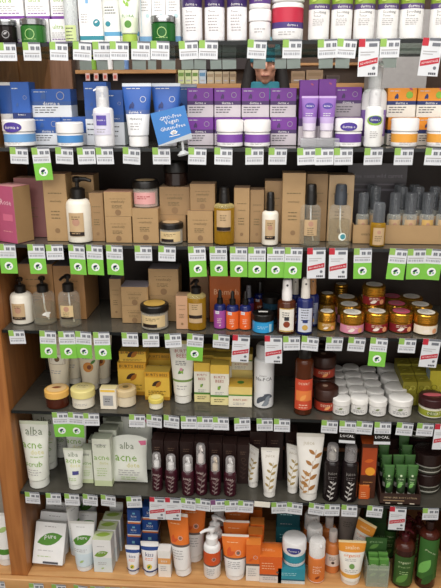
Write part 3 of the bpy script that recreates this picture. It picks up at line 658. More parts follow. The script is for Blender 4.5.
# ============ fourth shelf
carton(4, 20, 54, 264, 'wide tan carton at the rear behind the left clear bottles', tan(mat('#a87c4e'), mat('#9a9298')), d=.10, dep=.15)
carton(4, 54.5, 85, 266, 'tan carton at the rear right of the clear pump bottles', tan(mat('#a87c4e'), mat('#9a9298')), d=.1, dep=.15)
bottle(4, 10.5, 32, 277, 'white lotion bottle with black pump at the left of the fourth shelf', dict(LOT, cap=('pump', BLACK, .5, 1, 1.2)), yb=325, short='left white lotion bottle')
CL = dict(CB); CL.pop('label'); CL['dec'] = [('leaf', .05, .42, .4, 10, mat('#e6e3da')), ('r', .3, .42, .14, .2, mat('#dedbd2'))]
bottle(4, 32.5, 54.5, 276, 'clear liquid bottle with black pump and no label', dict(CL, cap=('pump', BLACK, .5, 1, 1.3)), yb=325.5, short='unlabelled clear bottle')
bottle(4, 58.5, 79.5, 274, 'clear liquid bottle with black pump and tan label', dict(CB, cap=('pump', BLACK, .52, -1, 1.2), label=dict(CB['label'], m=mat('#d9bf8e'), dec=CB['label']['dec']+[('r', 0, .36, .6, .07, DKBR)])), yb=328, short='tan label clear bottle')
carton(4, 110, 121.5, 279, 'slim tan carton left of the two stacked rear cartons', tan(TAN2, mat('#a39aa2')), yb=318, dep=.05)
lo = carton(4, 122, 147, 305.5, 'tan carton, lower one of the stack left of the gold stickered jar', tan(TAN2), yb=323, dep=.07)
carton(4, 121, 148, 287, 'tan carton with lilac grey top, upper one of that left stack', tan(TAN2, mat('#a39aa2')), d=lo.Y-.035, on=lo, dep=.07)
jar(4, 141, 168.5, 303, 'clear cream jar with black lid and gold sticker on the fourth shelf', dict(GJ, stick=GOLDP, stickr=.75), yb=331, short='gold sticker cream jar')
lo = carton(4, 150, 178, 296, 'tan carton behind the gold stickered jar, lower one', tan(TAN2), yb=321, dep=.07)
carton(4, 148.5, 178.5, 269, 'tan carton behind the gold stickered jar, upper one', tan(TAN2, mat('#a39aa2')), d=lo.Y-.035, on=lo, dep=.07)
carton(4, 176, 188, 296, 'slim tan and pink carton left of the amber pump bottle', tan(mat('#c59a78')), yb=329, dep=.04, short='slim pink and tan carton')
bottle(4, 186.5, 206, 279, 'amber oil bottle with black pump on the fourth shelf', dict(OIL, cap=('pump', BLACK, .52, -1, 1.2), label=dict(OIL['label'], z0=.25, z1=.85)), yb=331, short='amber pump bottle')
carton(4, 190, 209, 270, 'brown carton behind the amber pump bottle', tan(mat('#7a5b40')), yb=318, dep=.05)
carton(4, 209.5, 240, 276, 'orange carton with pale lettering behind the dropper bottles', dict(bands=[(0, 1, mat('#b3591c'))], top=mat('#8c4a20'), dec=[('t', 'Blemish', .05, .66, .8, mat('#e0b088')), ('l', .0, .5, .5, 1, .03, mat('#d08a50'))]), yb=322, dep=.06)
def DR(c): return dict(m=COB, sh=.56, nk=.64, nr=.42, cap=('drop', BLACK, .5), label=dict(w=1.25, z0=.03, z1=.88, m=c, dec=[('r', -.2, .8, .35, .14, mat('#dcd8e0')), ('t', 'evan', -.2, .8, .26, INK), ('l', 0, .5, .4, 3, .09, mat('#f0d8c8')), ('leaf', -.05, .15, .2, 40, mat('#f0d8c8'))]))
bottle(4, 214, 226, 290, 'cobalt dropper bottle with purple label', DR(mat('#a24a9c')), yb=329, short='purple label dropper')
bottle(4, 226.3, 238.8, 291, 'cobalt dropper bottle with orange label, beside the purple label one', DR(mat('#e8641c')), yb=330, short='first orange label dropper')
bottle(4, 239.5, 251.3, 291, 'cobalt dropper bottle with orange label, next to the blue jar', DR(mat('#ee6418')), yb=330, short='second orange label dropper')
bottle(4, 243, 254, 285, 'cobalt bottle with grey sprayer behind the orange droppers', dict(DR(mat('#6b2a5c')), cap=('spray', mat('#6a6a70'), .5)), yb=320)
bottle(4, 254, 266, 281, 'tall cobalt bottle with dark orange label at the rear', dict(DR(mat('#8a3410')), cap=('spray', BLACK, .5)), yb=315)
jar(4, 252, 274, 312, 'bright blue jar with black lid and white sticker', dict(lid=.62, bands=[(0, 1, mat('#2c9bd6', .25))], lidm=BLACK, rl=1.02, stick=BLACK, stickdec=[('r', 0, .0, .42, .16, mat('#e8e6e2'))], dec=[('l', 0, .6, .5, 2, .15, mat('#a8d8ee')), ('r', .36, .45, .14, .7, mat('#a8d4e6'))]), yb=334, short='bright blue jar')
DJ = dict(lid=.5, bands=[(0, 1, mat('#1f3a4a', .15))], lidm=BLACK, rl=1.03)
lo = jar(4, 261, 279, 308, 'dark blue jar with black lid behind the bright blue jar, lower', DJ, yb=324)
jar(4, 262, 280, 295, 'dark blue jar with black lid, stacked behind the bright blue jar', DJ, d=lo.Y-lo.w/2, on=lo)
ABT = dict(m=AMBER, sh=.56, nk=.62, nr=.5, cap=('spray', mat('#eeeae8', .3), .55), label=dict(w=.85, z0=.1, z1=.88, m=mat('#ece6da'), dec=[('r', 0, .88, .8, .03, GOLDP), ('o', 0, .36, .36, mat('#8a3a1c')), ('l', 0, .75, .5, 3, .07, INK), ('r', 0, .13, .8, .04, GOLDP), ('r', 0, .55, .25, .12, DKINK_)]))
bottle(4, 277.5, 296, 279, 'amber bottle with white sprayer and cream label', ABT, yb=336, short='amber white-sprayer bottle')
CBT = dict(m=COB, sh=.58, nk=.65, nr=.5, cap=('spray', mat('#dcd6cc', .3), .55), label=dict(w=.9, z0=.1, z1=.85, m=mat('#cfd4e2'), dec=[('l', 0, .8, .5, 5, .08, INK), ('o', 0, .25, .35, GOLDP), ('r', 0, .45, .3, .1, NVY)]))
bottle(4, 296.8, 313.5, 278, 'cobalt blue bottle with white sprayer and pale label', CBT, yb=336, short='cobalt pale-label bottle')
bottle(4, 305, 319, 276, 'cobalt blue bottle with orange sprayer behind the pale label one', dict(CBT, cap=('spray', mat('#c08a58'), .55), label=dict(CBT['label'], m=mat('#8a90a8'))), yb=327)
bottle(4, 289, 301, 277, 'cobalt blue bottle with white cap behind the amber bottle', CBT, yb=326)
def GDJ(lab, st=mat('#ece6d8'), sdec=None): return dict(lid=.56, bands=[(0, .2, GOLD), (.2, .85, GOLD), (.85, 1, GOLD)], lidm=GOLD, rl=1.0, ridge=3, stick=st, stickr=.72, stickdec=[('l', 0, .12, .5, 3, .12, sdec or PALEINK)], label=dict(w=1.25, z0=.12, z1=.85, m=lab, dec=[('l', 0, .75, .5, 2, .14, mat('#f0dcc0')), ('leaf', -.2, .3, .3, 20, mat('#f2e4d8')), ('o', .3, .4, .22, mat('#e8a070'))]))
g = 'gold lidded jars on the fourth shelf'
jar(4, 317.5, 335.5, 311, 'plain gold jar with white lid sticker at the left of the gold jars', dict(GDJ(mat('#b8862a')), ), yb=332, short='plain gold jar', group=g)
j1 = jar(4, 339.5, 364, 312, 'gold jar with pink floral label in the front row', GDJ(mat('#d98aa4')), yb=335, short='pink label gold jar', group=g)
j2 = jar(4, 364.3, 388, 311, 'gold jar with dark red label and white lid sticker', GDJ(mat('#8a1c22')), yb=334, short='red label white-sticker gold jar', group=g)
j3 = jar(4, 388.5, 412.5, 311, 'gold jar with dark red label and pink lid sticker', GDJ(mat('#7c1820'), mat('#d65a78')), yb=334, short='red label pink-sticker gold jar', group=g)
j4 = jar(4, 413, 437.5, 312, 'gold jar with white and orange floral label', GDJ(mat('#efe2cc')), yb=336, short='white label gold jar', group=g)
for nm, t, a in (('pink label', j1, 2), ('dark red label white sticker', j2, 2), ('dark red label pink sticker', j3, 2), ('white label', j4, 1)):
    column(t, ['gold jar in the %s column, %s row from the front' % (nm, ORD_S[i+1]) for i in range(a)], step=t.w+.004)
    for k in range(0): pass
tp = dup(j2.o, (j2.X, j2.Y+j2.w+.004, j2.z+j2.h+.001), 'gold jar stacked on the second row jar of the red label column', g)
column(j4, ['gold jar at the rear stacked low near the right panel'], step=j4.w*2+.01, drift=-.01)
jar(4, 319, 335, 293, 'plain gold jar behind the front plain gold jar', GDJ(mat('#b8862a')), yb=315, group=g)
jar(4, 333, 347, 282, 'small plain gold jar at the rear of the gold jars', GDJ(mat('#a87a28')), yb=304, group=g)

# ============ fifth shelf
CT = lambda pic: dict(bands=[(0, 0, IVORY)], crimp=mat('#d9c6a8'), capm=mat('#ece6d6'), rf=.34, capf=.1, dec=[('t', "BURT'S BEES", 0, .8, .6, mat('#b0563a')), ('l', 0, .9, .6, 2, .03, mat('#c9a27a'))]+pic)
sq = [('r', 0, .5, .62, .2, mat('#b8a68c')), ('r', 0, .5, .56, .18, mat('#f1ead8')), ('o', 0, .5, .2, mat('#7a5a34')), ('l', 0, .28, .5, 2, .04, PALEINK)]
ap = [('o', 0, .36, .42, mat('#e0943c'), .4), ('o', .05, .36, .18, mat('#8a4a20')), ('leaf', .1, .42, .25, 40, GRN), ('l', 0, .6, .5, 3, .04, PALEINK)]
a_ = tube(5, 41, 67, 335, 'cream squeeze tube with square bee emblem behind the almond lidded jar', CT(sq), yb=391)
column(a_, ['cream squeeze tube behind the square emblem tube'], step=.05, drift=.03)
a_ = tube(5, 73, 98, 336, 'cream squeeze tube with orange apricot picture', CT(ap), yb=391)
column(a_, ['cream squeeze tube behind the apricot picture tube'], step=.05, drift=.025)
jar(5, 46, 68.5, 388, 'dark amber jar with peach lid and almond picture', dict(lid=.6, bands=[(0, 1, mat('#4a1e10', .15))], lidm=mat('#e8b65c'), rl=1.06, stick=mat('#eec88a'), stickr=.8, stickdec=[('leaf', -.22, 0, .44, 10, mat('#8a4018'))]), yb=410, short='almond lidded amber jar')
jar(5, 72, 94.5, 387, 'white jar with pale yellow lid', dict(lid=.58, bands=[(0, 1, mat('#ebe4d0'))], lidm=CYEL, rl=1.06, stick=mat('#eadc9c'), stickdec=[('l', 0, .1, .5, 2, .15, KHAKI)], dec=[('l', 0, .5, .6, 2, .12, PALEINK)]), yb=410, short='pale yellow lidded jar')
carton(5, 100, 116, 389, 'small cream carton with grey square between two jars', dict(bands=[(0, 1, CREAM)], top=mat('#e8d9a0'), dec=[('r', 0, .42, .62, .5, mat('#a8a8a8')), ('l', 0, .5, .4, 2, .12, INK), ('r', 0, .9, .9, .1, YEL)]), yb=409, dep=.03, short='small cream carton')
jar(5, 116, 136, 387, 'cream jar with beige emblem lid before the yellow cartons', dict(lid=.6, bands=[(0, 1, mat('#e3d5b8'))], lidm=mat('#d9c294'), rl=1.03, stick=mat('#c9a86c'), stickdec=[('o', 0, 0, .3, KHAKI)]), yb=408, short='beige emblem lid jar')
YC = dict(bands=[(0, .12, mat('#c08a1c')), (.12, .8, YEL), (.8, 1, mat('#e2a728'))], top=mat('#f2cc58'), dec=[('t', "BURT'S BEES", 0, .9, .85, BRN), ('leaf', -.2, .5, .4, 35, BRN), ('leaf', -.05, .45, .35, 50, mat('#b06a14')), ('l', 0, .32, .7, 3, .06, BRN)])
a_ = carton(5, 118, 146, 363, 'yellow carton with brown print behind the beige emblem jar', YC, yb=395, dep=.05)
carton(5, 119, 146, 351.5, 'yellow carton stacked on the one behind the beige emblem jar', YC, d=a_.Y-.025, on=a_, dep=.05)
a_ = carton(5, 144.5, 169.5, 372, 'yellow carton with brown print behind the tiny yellow jar', YC, yb=400, dep=.05)
b_ = carton(5, 147.5, 171, 353, 'yellow carton at the rear behind the tiny yellow jar', YC, yb=387, dep=.05)
jar(5, 149, 163, 397, 'tiny white jar with yellow lid', dict(lid=.6, bands=[(0, 1, mat('#ece6d4'))], lidm=mat('#e6d264'), rl=1.08, stick=mat('#f0e290')), yb=410, short='tiny yellow lidded jar')
tube(5, 168, 193.5, 344, 'large white squeeze tube with red lettering and green stripe', dict(bands=[(0, 0, mat('#f0eee2')), (.27, 0, mat('#7e9c50')), (.31, 0, mat('#f0eee2'))], crimp=mat('#e6d78e'), capm=mat('#ebe9e0'), rf=.36, capf=.12, dec=[('t', "BURT'S", 0, .82, .55, mat('#b0402c')), ('t', 'BEES', 0, .74, .42, mat('#b0402c')), ('l', 0, .64, .5, 3, .03, INK), ('leaf', -.15, .42, .3, 40, GRN), ('leaf', .05, .42, .25, 120, LIME), ('o', -.02, .5, .13, mat('#d69aa8')), ('l', 0, .2, .4, 2, .05, PALEINK)]), yb=404, short='large red lettered tube')
BX = dict(bands=[(0, .2, mat('#ecdf9e')), (.2, .25, GRN), (.25, .78, mat('#f2eedd')), (.78, 1, mat('#ecc448'))], top=mat('#eecb50'), dec=[('t', "BURT'S", 0, .7, .6, mat('#b0402c')), ('t', 'BEES', 0, .6, .45, mat('#b0402c')), ('leaf', -.1, .38, .3, 60, GRN), ('leaf', .0, .38, .25, 110, LIME), ('l', 0, .32, .5, 2, .04, PALEINK), ('l', 0, .14, .6, 2, .05, KHAKI)])
a_ = carton(5, 194, 210, 363, 'slim yellow and white carton right of the large tube', BX, yb=402, dep=.035, short='slim yellow topped carton')
column(a_, ['slim yellow and white carton, %s one behind the front' % q for q in ('first', 'second')], step=.06, drift=.008, group='slim yellow topped cartons')
a_ = carton(5, 210.3, 229, 365, 'wider yellow and white carton in the front row', BX, yb=405, dep=.04, short='wide yellow topped carton')
column(a_, ['wider yellow and white carton, %s one behind the front' % q for q in ('first', 'second')], step=.06, drift=.004, group='wide yellow topped cartons')
SQ = dict(bands=[(0, .55, mat('#efe8cf')), (.55, .62, GRN), (.62, 1, mat('#ecd27a'))], top=mat('#e6b93c'), topdec=[('o', 0, .5, .3, GRN)], dec=[('t', "BURT'S BEES", 0, .36, .6, mat('#b0402c')), ('l', 0, .2, .6, 2, .08, PALEINK)])
a_ = carton(5, 228.5, 252, 387, 'low yellow topped carton left of the tall white bottle', SQ, yb=407, dep=.065, short='low yellow topped carton')
a_ = carton(5, 230, 252.5, 370, 'cream carton behind the low yellow topped carton', SQ, yb=393, dep=.06)
carton(5, 230.5, 252.5, 354, 'cream carton stacked on the rear cream carton', SQ, d=a_.Y-.03, on=a_, dep=.06)
wave = [('t', 'Na-PCA', .0, .66, .85, DKINK_), ('t', 'Source', -.05, .74, .35, INK)]+[('leaf', -.35+.07*i, .1+.045*i, .5, 60-16*i, mat('#565c66')) for i in range(6)]+[('leaf', -.1+.06*i, .08+.03*i, .4, 20+12*i, mat('#8a929a')) for i in range(4)]
bottle(5, 254, 274, 344, 'tall white spray bottle with black wave art and clear cap', dict(m=mat('#eff0f0', .25), sh=.74, nk=.79, nr=.62, cap=('spray', WHITE, .5), over=FROST, overr=.8, dec=wave), yb=409, short='tall wave art bottle')
bottle(5, 294.5, 313, 347, 'tall brown bottle with orange red label', dict(m=AMBER, sh=.78, nk=.85, nr=.5, cap=('cyl', BLACK, .72), label=dict(w=1.1, z0=.12, z1=.72, m=mat('#cf4a2c'), dec=[('t', 'DESERT', 0, .64, .6, mat('#f2d2b8')), ('r', 0, .4, .9, .2, mat('#e8803c')), ('leaf', -.2, .3, .5, 50, mat('#f0a050')), ('l', 0, .22, .5, 2, .05, mat('#f2d2b8'))])), yb=416, short='tall brown bottle')
BJ = dict(lid=.52, bands=[(0, .15, mat('#3a1c14')), (.15, .85, mat('#a5331e')), (.85, 1, mat('#3a1c14'))], lidm=mat('#3a2018', .35), rl=1.03, stick=mat('#4a2a20'), stickdec=[('o', -.05, 0, .22, mat('#b89a84'))], dec=[('t', 'DESERT', 0, .6, .5, mat('#f0d0b0')), ('leaf', -.1, .25, .3, 30, mat('#e8a060'))])
a_ = jar(5, 314, 338, 386, 'brown jar with red label next to the tall brown bottle', BJ, yb=413, short='brown red-label jar')
up_ = dup(a_.o, (a_.X-.003, a_.Y+a_.w+.004, a_.z), 'brown jar standing directly behind the red label jar', 'brown lidded jars on the fifth shelf')
dup(a_.o, (a_.X-.003, a_.Y+a_.w+.004, a_.z+a_.h+.001), 'brown jar stacked on the jar behind the red label jar', 'brown lidded jars on the fifth shelf')
dup(a_.o, (a_.X-.004, a_.Y+2*a_.w+.012, a_.z), 'brown jar in the third row behind the red label jar', 'brown lidded jars on the fifth shelf')
dup(a_.o, (a_.X-.004, a_.Y+2*a_.w+.012, a_.z+a_.h+.001), 'brown jar stacked in the third row behind the red label jar', 'brown lidded jars on the fifth shelf')
WJ = dict(lid=.62, bands=[(0, 1, mat('#ebe9e4', .35))], lidm=mat('#f1efea', .35), rl=1.04, dec=[('l', -.05, .75, .5, 2, .1, PALEINK), ('l', -.05, .5, .7, 3, .1, INK), ('leaf', -.2, .65, .25, 20, mat('#7a8a5a'))])
g = 'white lidded jars in the block on the fifth shelf'
for q, (a, b, y, yb_), n in (('left', (332.5, 350, 397, 416), 5), ('second', (350.5, 368, 396, 415.5), 5), ('third', (369, 386.5, 398, 417), 5)):
    t = jar(5, a, b, y, 'small white jar at the front of the %s column of white jars' % q, WJ, yb=yb_, short='%s column small white jar' % q, group=g)
    column(t, ['small white jar, %s row from front in the %s column of white jars' % (ORD_S[i+1], q) for i in range(n-1)], step=t.w*1.06, group=g)
t = jar(5, 388.5, 412, 396, 'larger white jar at the front of the right column of white jars', WJ, yb=418, short='larger white jar', group=g)
column(t, ['larger white jar, %s row from front in the right column of white jars' % ORD_S[i+1] for i in range(3)], step=t.w*1.05, group=g)
GJR = dict(lid=.55, bands=[(0, .15, mat('#e4e0cc')), (.15, .75, mat('#9aa02c')), (.75, 1, mat('#e4e0cc'))], lidm=mat('#3a1a1c', .35), rl=1.03, stick=mat('#4a2224'), stickdec=[('o', 0, 0, .75, mat('#d0606e'), .3)], dec=[('leaf', -.3, .42, .4, 10, mat('#5f7018')), ('t', 'DESERT', 0, .5, .5, mat('#f0f0d0'))])
jar(5, 418.5, 445, 395, 'dark lidded jar with red sticker and yellow green label', GJR, yb=419, short='red sticker dark lidded jar')
YS = dict(bands=[(0, 1, mat('#8c8420'))], top=mat('#a89c2c'), topdec=[('g', 0, .5, .5, mat('#5c5812')), ('leaf', -.3, .4, .4, 30, mat('#d0c85a'))], dec=[('g', -.2, .5, .35, mat('#4f4c10')), ('g', .2, .5, .35, mat('#d2c95e')), ('leaf', -.1, .3, .3, 40, mat('#c7c050'))])
g = 'yellow soap cartons in the right corner of the fifth shelf'
kk = 0
for ci, (a, b) in enumerate(((403, 417), (417.5, 431))):
    for ri in range(3):
        under = None
        for li, yy in enumerate((394-ri*9, 382-ri*9)):
            kk += 1
            under = carton(5, a-ri*3, b-ri*3, yy, 'yellow patterned soap carton, %s column, %s row from front, %s one' % (('left', 'right')[ci], ORD_S[ri], ('lower', 'upper')[li]), YS, d=.105+ri*.052, on=under, dep=.048, group=g)
carton(5, 429, 446, 371, 'yellow carton with pale blue end standing at the right edge', dict(YS, bands=[(0, 1, mat('#c0b42c'))], side=[('r', 0, .5, .98, .98, mat('#9fb4c4'))]), d=.12, dep=.05)
# ============ sixth shelf
GA = mat('#7fae3a'); GA2 = mat('#a9c67a'); PGW = mat('#e7eadf')
AT = dict(bands=[(0, 0, PGW)], crimp=mat('#d4dcc4'), capm=mat('#e4e6dd'), rf=.36, capf=.12, dec=[('t', 'alba', 0, .84, .6, mat('#7d8a70')), ('l', 0, .77, .5, 1, .03, PALEINK), ('t', 'acne', -.08, .6, .7, GA), ('t', 'dote', .1, .5, .45, mat('#dcd890')), ('t', 'scrub', -.04, .3, .6, GA), ('l', 0, .2, .5, 3, .04, PALEINK), ('l', .1, .42, .5, 1, .05, GA2)])
tube(6, 15.5, 44.5, 426, 'large white acne scrub tube in front at the left', AT, yb=489, short='large acne scrub tube')
tube(6, 23.5, 48.5, 416, 'large white acne scrub tube behind the front one at the left', AT, yb=470)
tube(6, 46, 66, 412, 'white acne scrub tube in the rear right of the large tubes', AT, yb=458)
tube(6, 61, 81, 452, 'small white acne tube with green lettering', dict(AT, dec=[('t', 'alba', 0, .84, .5, mat('#7d8a70')), ('t', 'acne', 0, .66, .75, GA), ('t', 'dote', .1, .55, .5, mat('#dcd890')), ('r', .12, .35, .3, .1, mat('#4a4a8a'), ), ('l', 0, .2, .5, 2, .05, GA2)]), yb=490, short='small acne tube')
tube(6, 62, 84, 426, 'white acne tube standing behind the small acne tube', AT, yb=476)
AB = dict(bands=[(0, .12, mat('#c9d4a8')), (.12, 1, mat('#dfe3d2'))], top=mat('#c9d0b8'), dec=[('t', 'alba', 0, .86, .5, mat('#7d8a70')), ('t', 'acne', 0, .6, .85, GA), ('t', 'dote', .1, .5, .5, mat('#cfcf8a')), ('l', 0, .38, .6, 4, .05, GA2), ('l', 0, .88, .7, 1, .05, PALEINK)])
a_ = carton(6, 81, 92.5, 450, 'slim pale green carton left of the wider acne carton', AB, yb=483, dep=.04, short='slim pale green carton')
column(a_, ['slim pale green carton behind the front slim one'], step=.06, drift=.01)
a_ = carton(6, 93, 111, 439, 'pale green acne carton in front beside the wipes pouch', AB, yb=486, dep=.04, short='pale green acne carton')
column(a_, ['pale green acne carton, %s one behind the front' % q for q in ('first', 'second')], step=.055, drift=.008, group='pale green acne cartons')
carton(6, 104, 123, 418, 'tall pale green carton at the rear beside the pouches', AB, d=.2, dep=.04)
# wipes pouches
def pouch(S, x0, x1, yt, yb, label, short=None, rx=-8):
    X, Y, z0, w, h = solve(S, x0, x1, yt, .02, yb, None, False, .04)
    root = empty('wipes_pouch'); mb = MB(); n, k = 14, 10; dp = .017; mi = mb.mi(PGW)
    def dz(i, j): return dp*(max(0, 1-abs(2*i/n-1)**2.6)**.6)*(max(0, 1-abs(2*j/k-1)**2.6)**.6)
    def pt(i, j, s):
        u = i/n-.5; v = j/k; c = .035*h*math.sin(PI*i/n)*(1 if j == k else 0)
        return (u*w*(1-.05*math.sin(PI*v)), s*(dz(i, j)+.0006), v*h+c-.012*h*abs(2*u)**3*(v > .9)*4)
    for s in (-1, 1):
        o = len(mb.v)
        mb.v += [pt(i, j, s) for j in range(k+1) for i in range(n+1)]
        for j in range(k):
            for i in range(n):
                q = o+j*(n+1)+i; f = [q, q+1, q+n+2, q+n+1]
                mb.f.append(f if s < 0 else f[::-1]); mb.m.append(mi)
    def fn(u, v, o=0):
        i = (u/w+.5)*n; j = v/h*k
        return (u, -(dz(min(n, max(0, i)), min(k, max(0, j)))+.0016+o), v)
    decals(mb, [('t', 'alba', -.05, .83, .4, mat('#7d8a70')), ('t', 'acne', -.08, .56, .62, GA), ('t', 'dote', .12, .42, .36, mat('#d3cf80')), ('l', 0, .3, .6, 3, .05, PALEINK), ('l', .02, .14, .5, 2, .05, GA2)], fn, w, h)
    mb.build('pouch_body', root)
    b = MB(); b.d_quad([(.34*w, .84*h), (.47*w, .84*h), (.47*w, .93*h), (.26*w, .93*h)], fn, mat('#e06a92')); b.build('pink_corner_sticker', root, smooth=False)
    return finish(root, X, Y+.02, z0+.001, w, h, label, 'pouch', 'acne wipes pouches', 0, S, (x0+x1)/2, short, .02, .04, rx)
pouch(6, 108.5, 144.5, 447, 490, 'white acne wipes pouch with pink corner sticker, front one', 'acne wipes pouch')
pouch(6, 118, 150, 425, 477, 'white acne wipes pouch standing behind the front pouch')
# maroon pump bottles
def PM(cap): return dict(m=MAR, sh=.56, nk=.64, nr=.55, cap=('pump', cap, .5, 1, 1.2), over=clear('#d8d4d4', .2), overr=.75, dec=[('vine', -.05, .08, .8, mat('#8d7a78'), .12), ('t', 'juice', -.05, .86, .6, mat('#c9b8b4')), ('l', 0, .72, .5, 2, .07, mat('#8a6a6c'))])
g = 'maroon pump bottles with clear caps'
capn = (WHITE, WHITE, WHITE, mat('#efe6e0'), mat('#e0cfb4'), mat('#eceae8'))
for i, (a, b, y, yb_) in enumerate(((151.5, 162.5, 454, 491.5), (165, 177.5, 456, 494), (181.5, 194.5, 457, 496.5), (195, 207, 445, 496), (209.5, 221, 457, 496), (224, 236.5, 458, 497))):
    bottle(6, a, b, y, ('maroon pump bottle with leaf art, %s from left' % ORD_S[i]) if i not in (3, 4) else ('tallest maroon pump bottle with leaf art' if i == 3 else 'maroon pump bottle with beige pump head'), PM(capn[i]), yb=yb_, group=g, short='%s maroon pump bottle' % ORD_S[i])
BC = dict(bands=[(0, 1, mat('#2c1a18', .35))], top=mat('#4a3430', .4), dec=[('g', 0, .62, .35, mat('#6a5040')), ('vine', -.1, .1, .45, mat('#4c3830'), .1), ('l', 0, .82, .5, 2, .05, mat('#7a6050'))], seam=mat('#5a4640'))
g = 'dark brown cartons behind the maroon pump bottles'
for i, (a, b, y) in enumerate(((152, 164, 440), (164.5, 179, 441), (180, 194, 442), (194.5, 208, 442), (208.5, 222, 443), (222.5, 236.5, 444), (237, 249.5, 445))):
    t = carton(6, a, b, y, 'dark brown carton, %s column from left, front row' % ORD_S[i], BC, d=.085, dep=.05, group=g)
    column(t, ['dark brown carton, %s column from left, rear row' % ORD_S[i]], step=.07, drift=.006, group=g)
for i, (a, b, y) in enumerate(((249.5, 266, 432), (266.5, 283, 432), (285, 297, 432))):
    q = ('left', 'middle', 'right')[i]
    carton(6, a, b, y, 'taller dark brown carton behind the white leaf tubes, %s one' % q, BC, d=.112, dep=.05, group='taller dark brown cartons')
gl = mat('#a8925a'); wl = [('vine', -.05, .06, .62, gl, .12), ('t', 'juice', 0, .82, .5, mat('#b8ae9a')), ('l', 0, .92, .4, 1, .03, PALEINK)]
WT = dict(bands=[(0, 0, mat('#eeebe4'))], crimp=mat('#dedad0'), capm=mat('#e8e5de'), rf=.34, capf=.11, dec=wl)
tube(6, 246, 261, 449, 'white leaf art tube turned sideways beside the dark cartons', WT, yb=488, rz=-45, short='sideways white leaf tube')
tube(6, 261, 279.5, 451, 'white leaf art tube facing front beside the sideways tube', WT, yb=498, short='small white leaf tube')
tube(6, 286, 302, 448, 'white leaf art tube half hidden left of the biggest leaf tube', WT, yb=494, rz=-25, short='half hidden white leaf tube')
tube(6, 297, 325, 438, 'biggest white tube with brown branch art', dict(WT, dec=[('vine', -.05, .04, .7, mat('#a8743c'), .14), ('vine', -.22, .0, .4, mat('#b98a50'), .1), ('t', 'juice', -.05, .84, .4, mat('#c9bfa9'))]), yb=504, short='biggest leaf tube')
KB = dict(m=mat('#1a1214', .25), sh=.66, nk=.74, nr=.55, cap=('pump', mat('#d4cfc4'), .45, 1, 1.3), over=clear('#a8a4a4', .38), overr=.7, dec=[('t', 'juice', 0, .82, .55, mat('#8f8a86')), ('l', 0, .72, .5, 2, .05, mat('#777070')), ('vine', -.12, .06, .55, mat('#c4c0bc'), .12)])
bottle(6, 323.5, 340, 445, 'black pump bottle with silver leaf art and cream pump', KB, yb=503, short='cream pump black bottle')
bottle(6, 341, 358.5, 446, 'black pump bottle with silver leaf art and grey cap', dict(KB, cap=('pump', mat('#8e8c8c'), .45, 1, 1.3)), yb=503, short='grey cap black bottle')
OF = dict(bands=[(0, 1, mat('#4a2412'))], top=mat('#c4551c'), dec=[('r', 0, .68, .9, .5, mat('#b3481a')), ('o', .1, .5, .62, mat('#eea024'), .6), ('leaf', -.3, .68, .6, 10, mat('#d9641c')), ('l', 0, .3, .6, 2, .05, mat('#c08a50')), ('r', -.1, .1, .55, .2, mat('#d9641c'))])
carton(6, 360.5, 376.5, 444, 'brown carton with orange fruit picture left of the green tubes', OF, yb=498, dep=.05, short='orange fruit carton')
lo = carton(6, 359, 369, 486, 'small orange carton at the foot of the fruit carton', dict(bands=[(0, 1, mat('#d25f1e'))], top=mat('#e07a2a'), dec=[('l', 0, .5, .6, 3, .15, mat('#f2c090'))]), yb=499, dep=.02)
# green tube display tray
tr = empty('display_tray'); X, Y, z0, wd, h_ = solve(6, 380, 420.5, 494, .02, 509, None, False, .12)
b = MB(); dpt = .15; dm = mat('#35211a')
b.box((0, 0, .002), (wd, dpt, .004), dm); b.box((0, -dpt/2+.0015, h_/2), (wd, .003, h_), dm)
for s_ in (-1, 1):
    q = len(b.v); b.add([(s_*wd/2, -dpt/2+.003, 0), (s_*wd/2, dpt/2, 0), (s_*wd/2, dpt/2, h_*2.6), (s_*wd/2, -dpt/2+.003, h_), (s_*(wd/2-.003), -dpt/2+.003, 0), (s_*(wd/2-.003), dpt/2, 0), (s_*(wd/2-.003), dpt/2, h_*2.6), (s_*(wd/2-.003), -dpt/2+.003, h_)], [(0, 1, 2, 3), (7, 6, 5, 4), (3, 2, 6, 7), (0, 3, 7, 4), (1, 5, 6, 2)], dm)
b.box((0, dpt/2-.002, h_*1.3), (wd-.002, .003, h_*2.6), dm)
fz = lambda u, v: (u, -dpt/2-.0006, v)
b.d_text('HAND AND BODY LOTION', 0, h_*.66, wd*.8, fz, mat('#c9b08a')); b.d_rect(-wd*.42, wd*.1, h_*.36, h_*.44, fz, mat('#a88c6a'), 1)
for i in (-1, 0, 1): b.d_rect(i*wd*.3-wd*.06, i*wd*.3+wd*.06, h_*.12, h_*.2, fz, mat('#d9cdb8'), 1)
b.build('tray', tr, smooth=False); Y0 = max(.004, on_plane(400, 509, z0).y)
tr.location = (X, Y0+dpt/2, z0); tag(tr, 'dark brown display tray full of small green tubes', 'display tray')
FRONT.append((6, 398, 'green tube tray'))
GT = dict(bands=[(0, 0, mat('#263a20')), (.3, 0, mat('#305426')), (.62, 0, mat('#3d6a30'))], crimp=mat('#4f8040'), capm=mat('#d0cfc4', .4), rf=.36, capf=.14, dec=[('leaf', -.3, .18, .7, 60, mat('#6fae52')), ('o', -.05, .62, .2, mat('#cfe0b8')), ('t', 'lotion', -.05, .5, .5, mat('#cfe0b8')), ('l', 0, .4, .5, 2, .06, mat('#a8cf90'))])
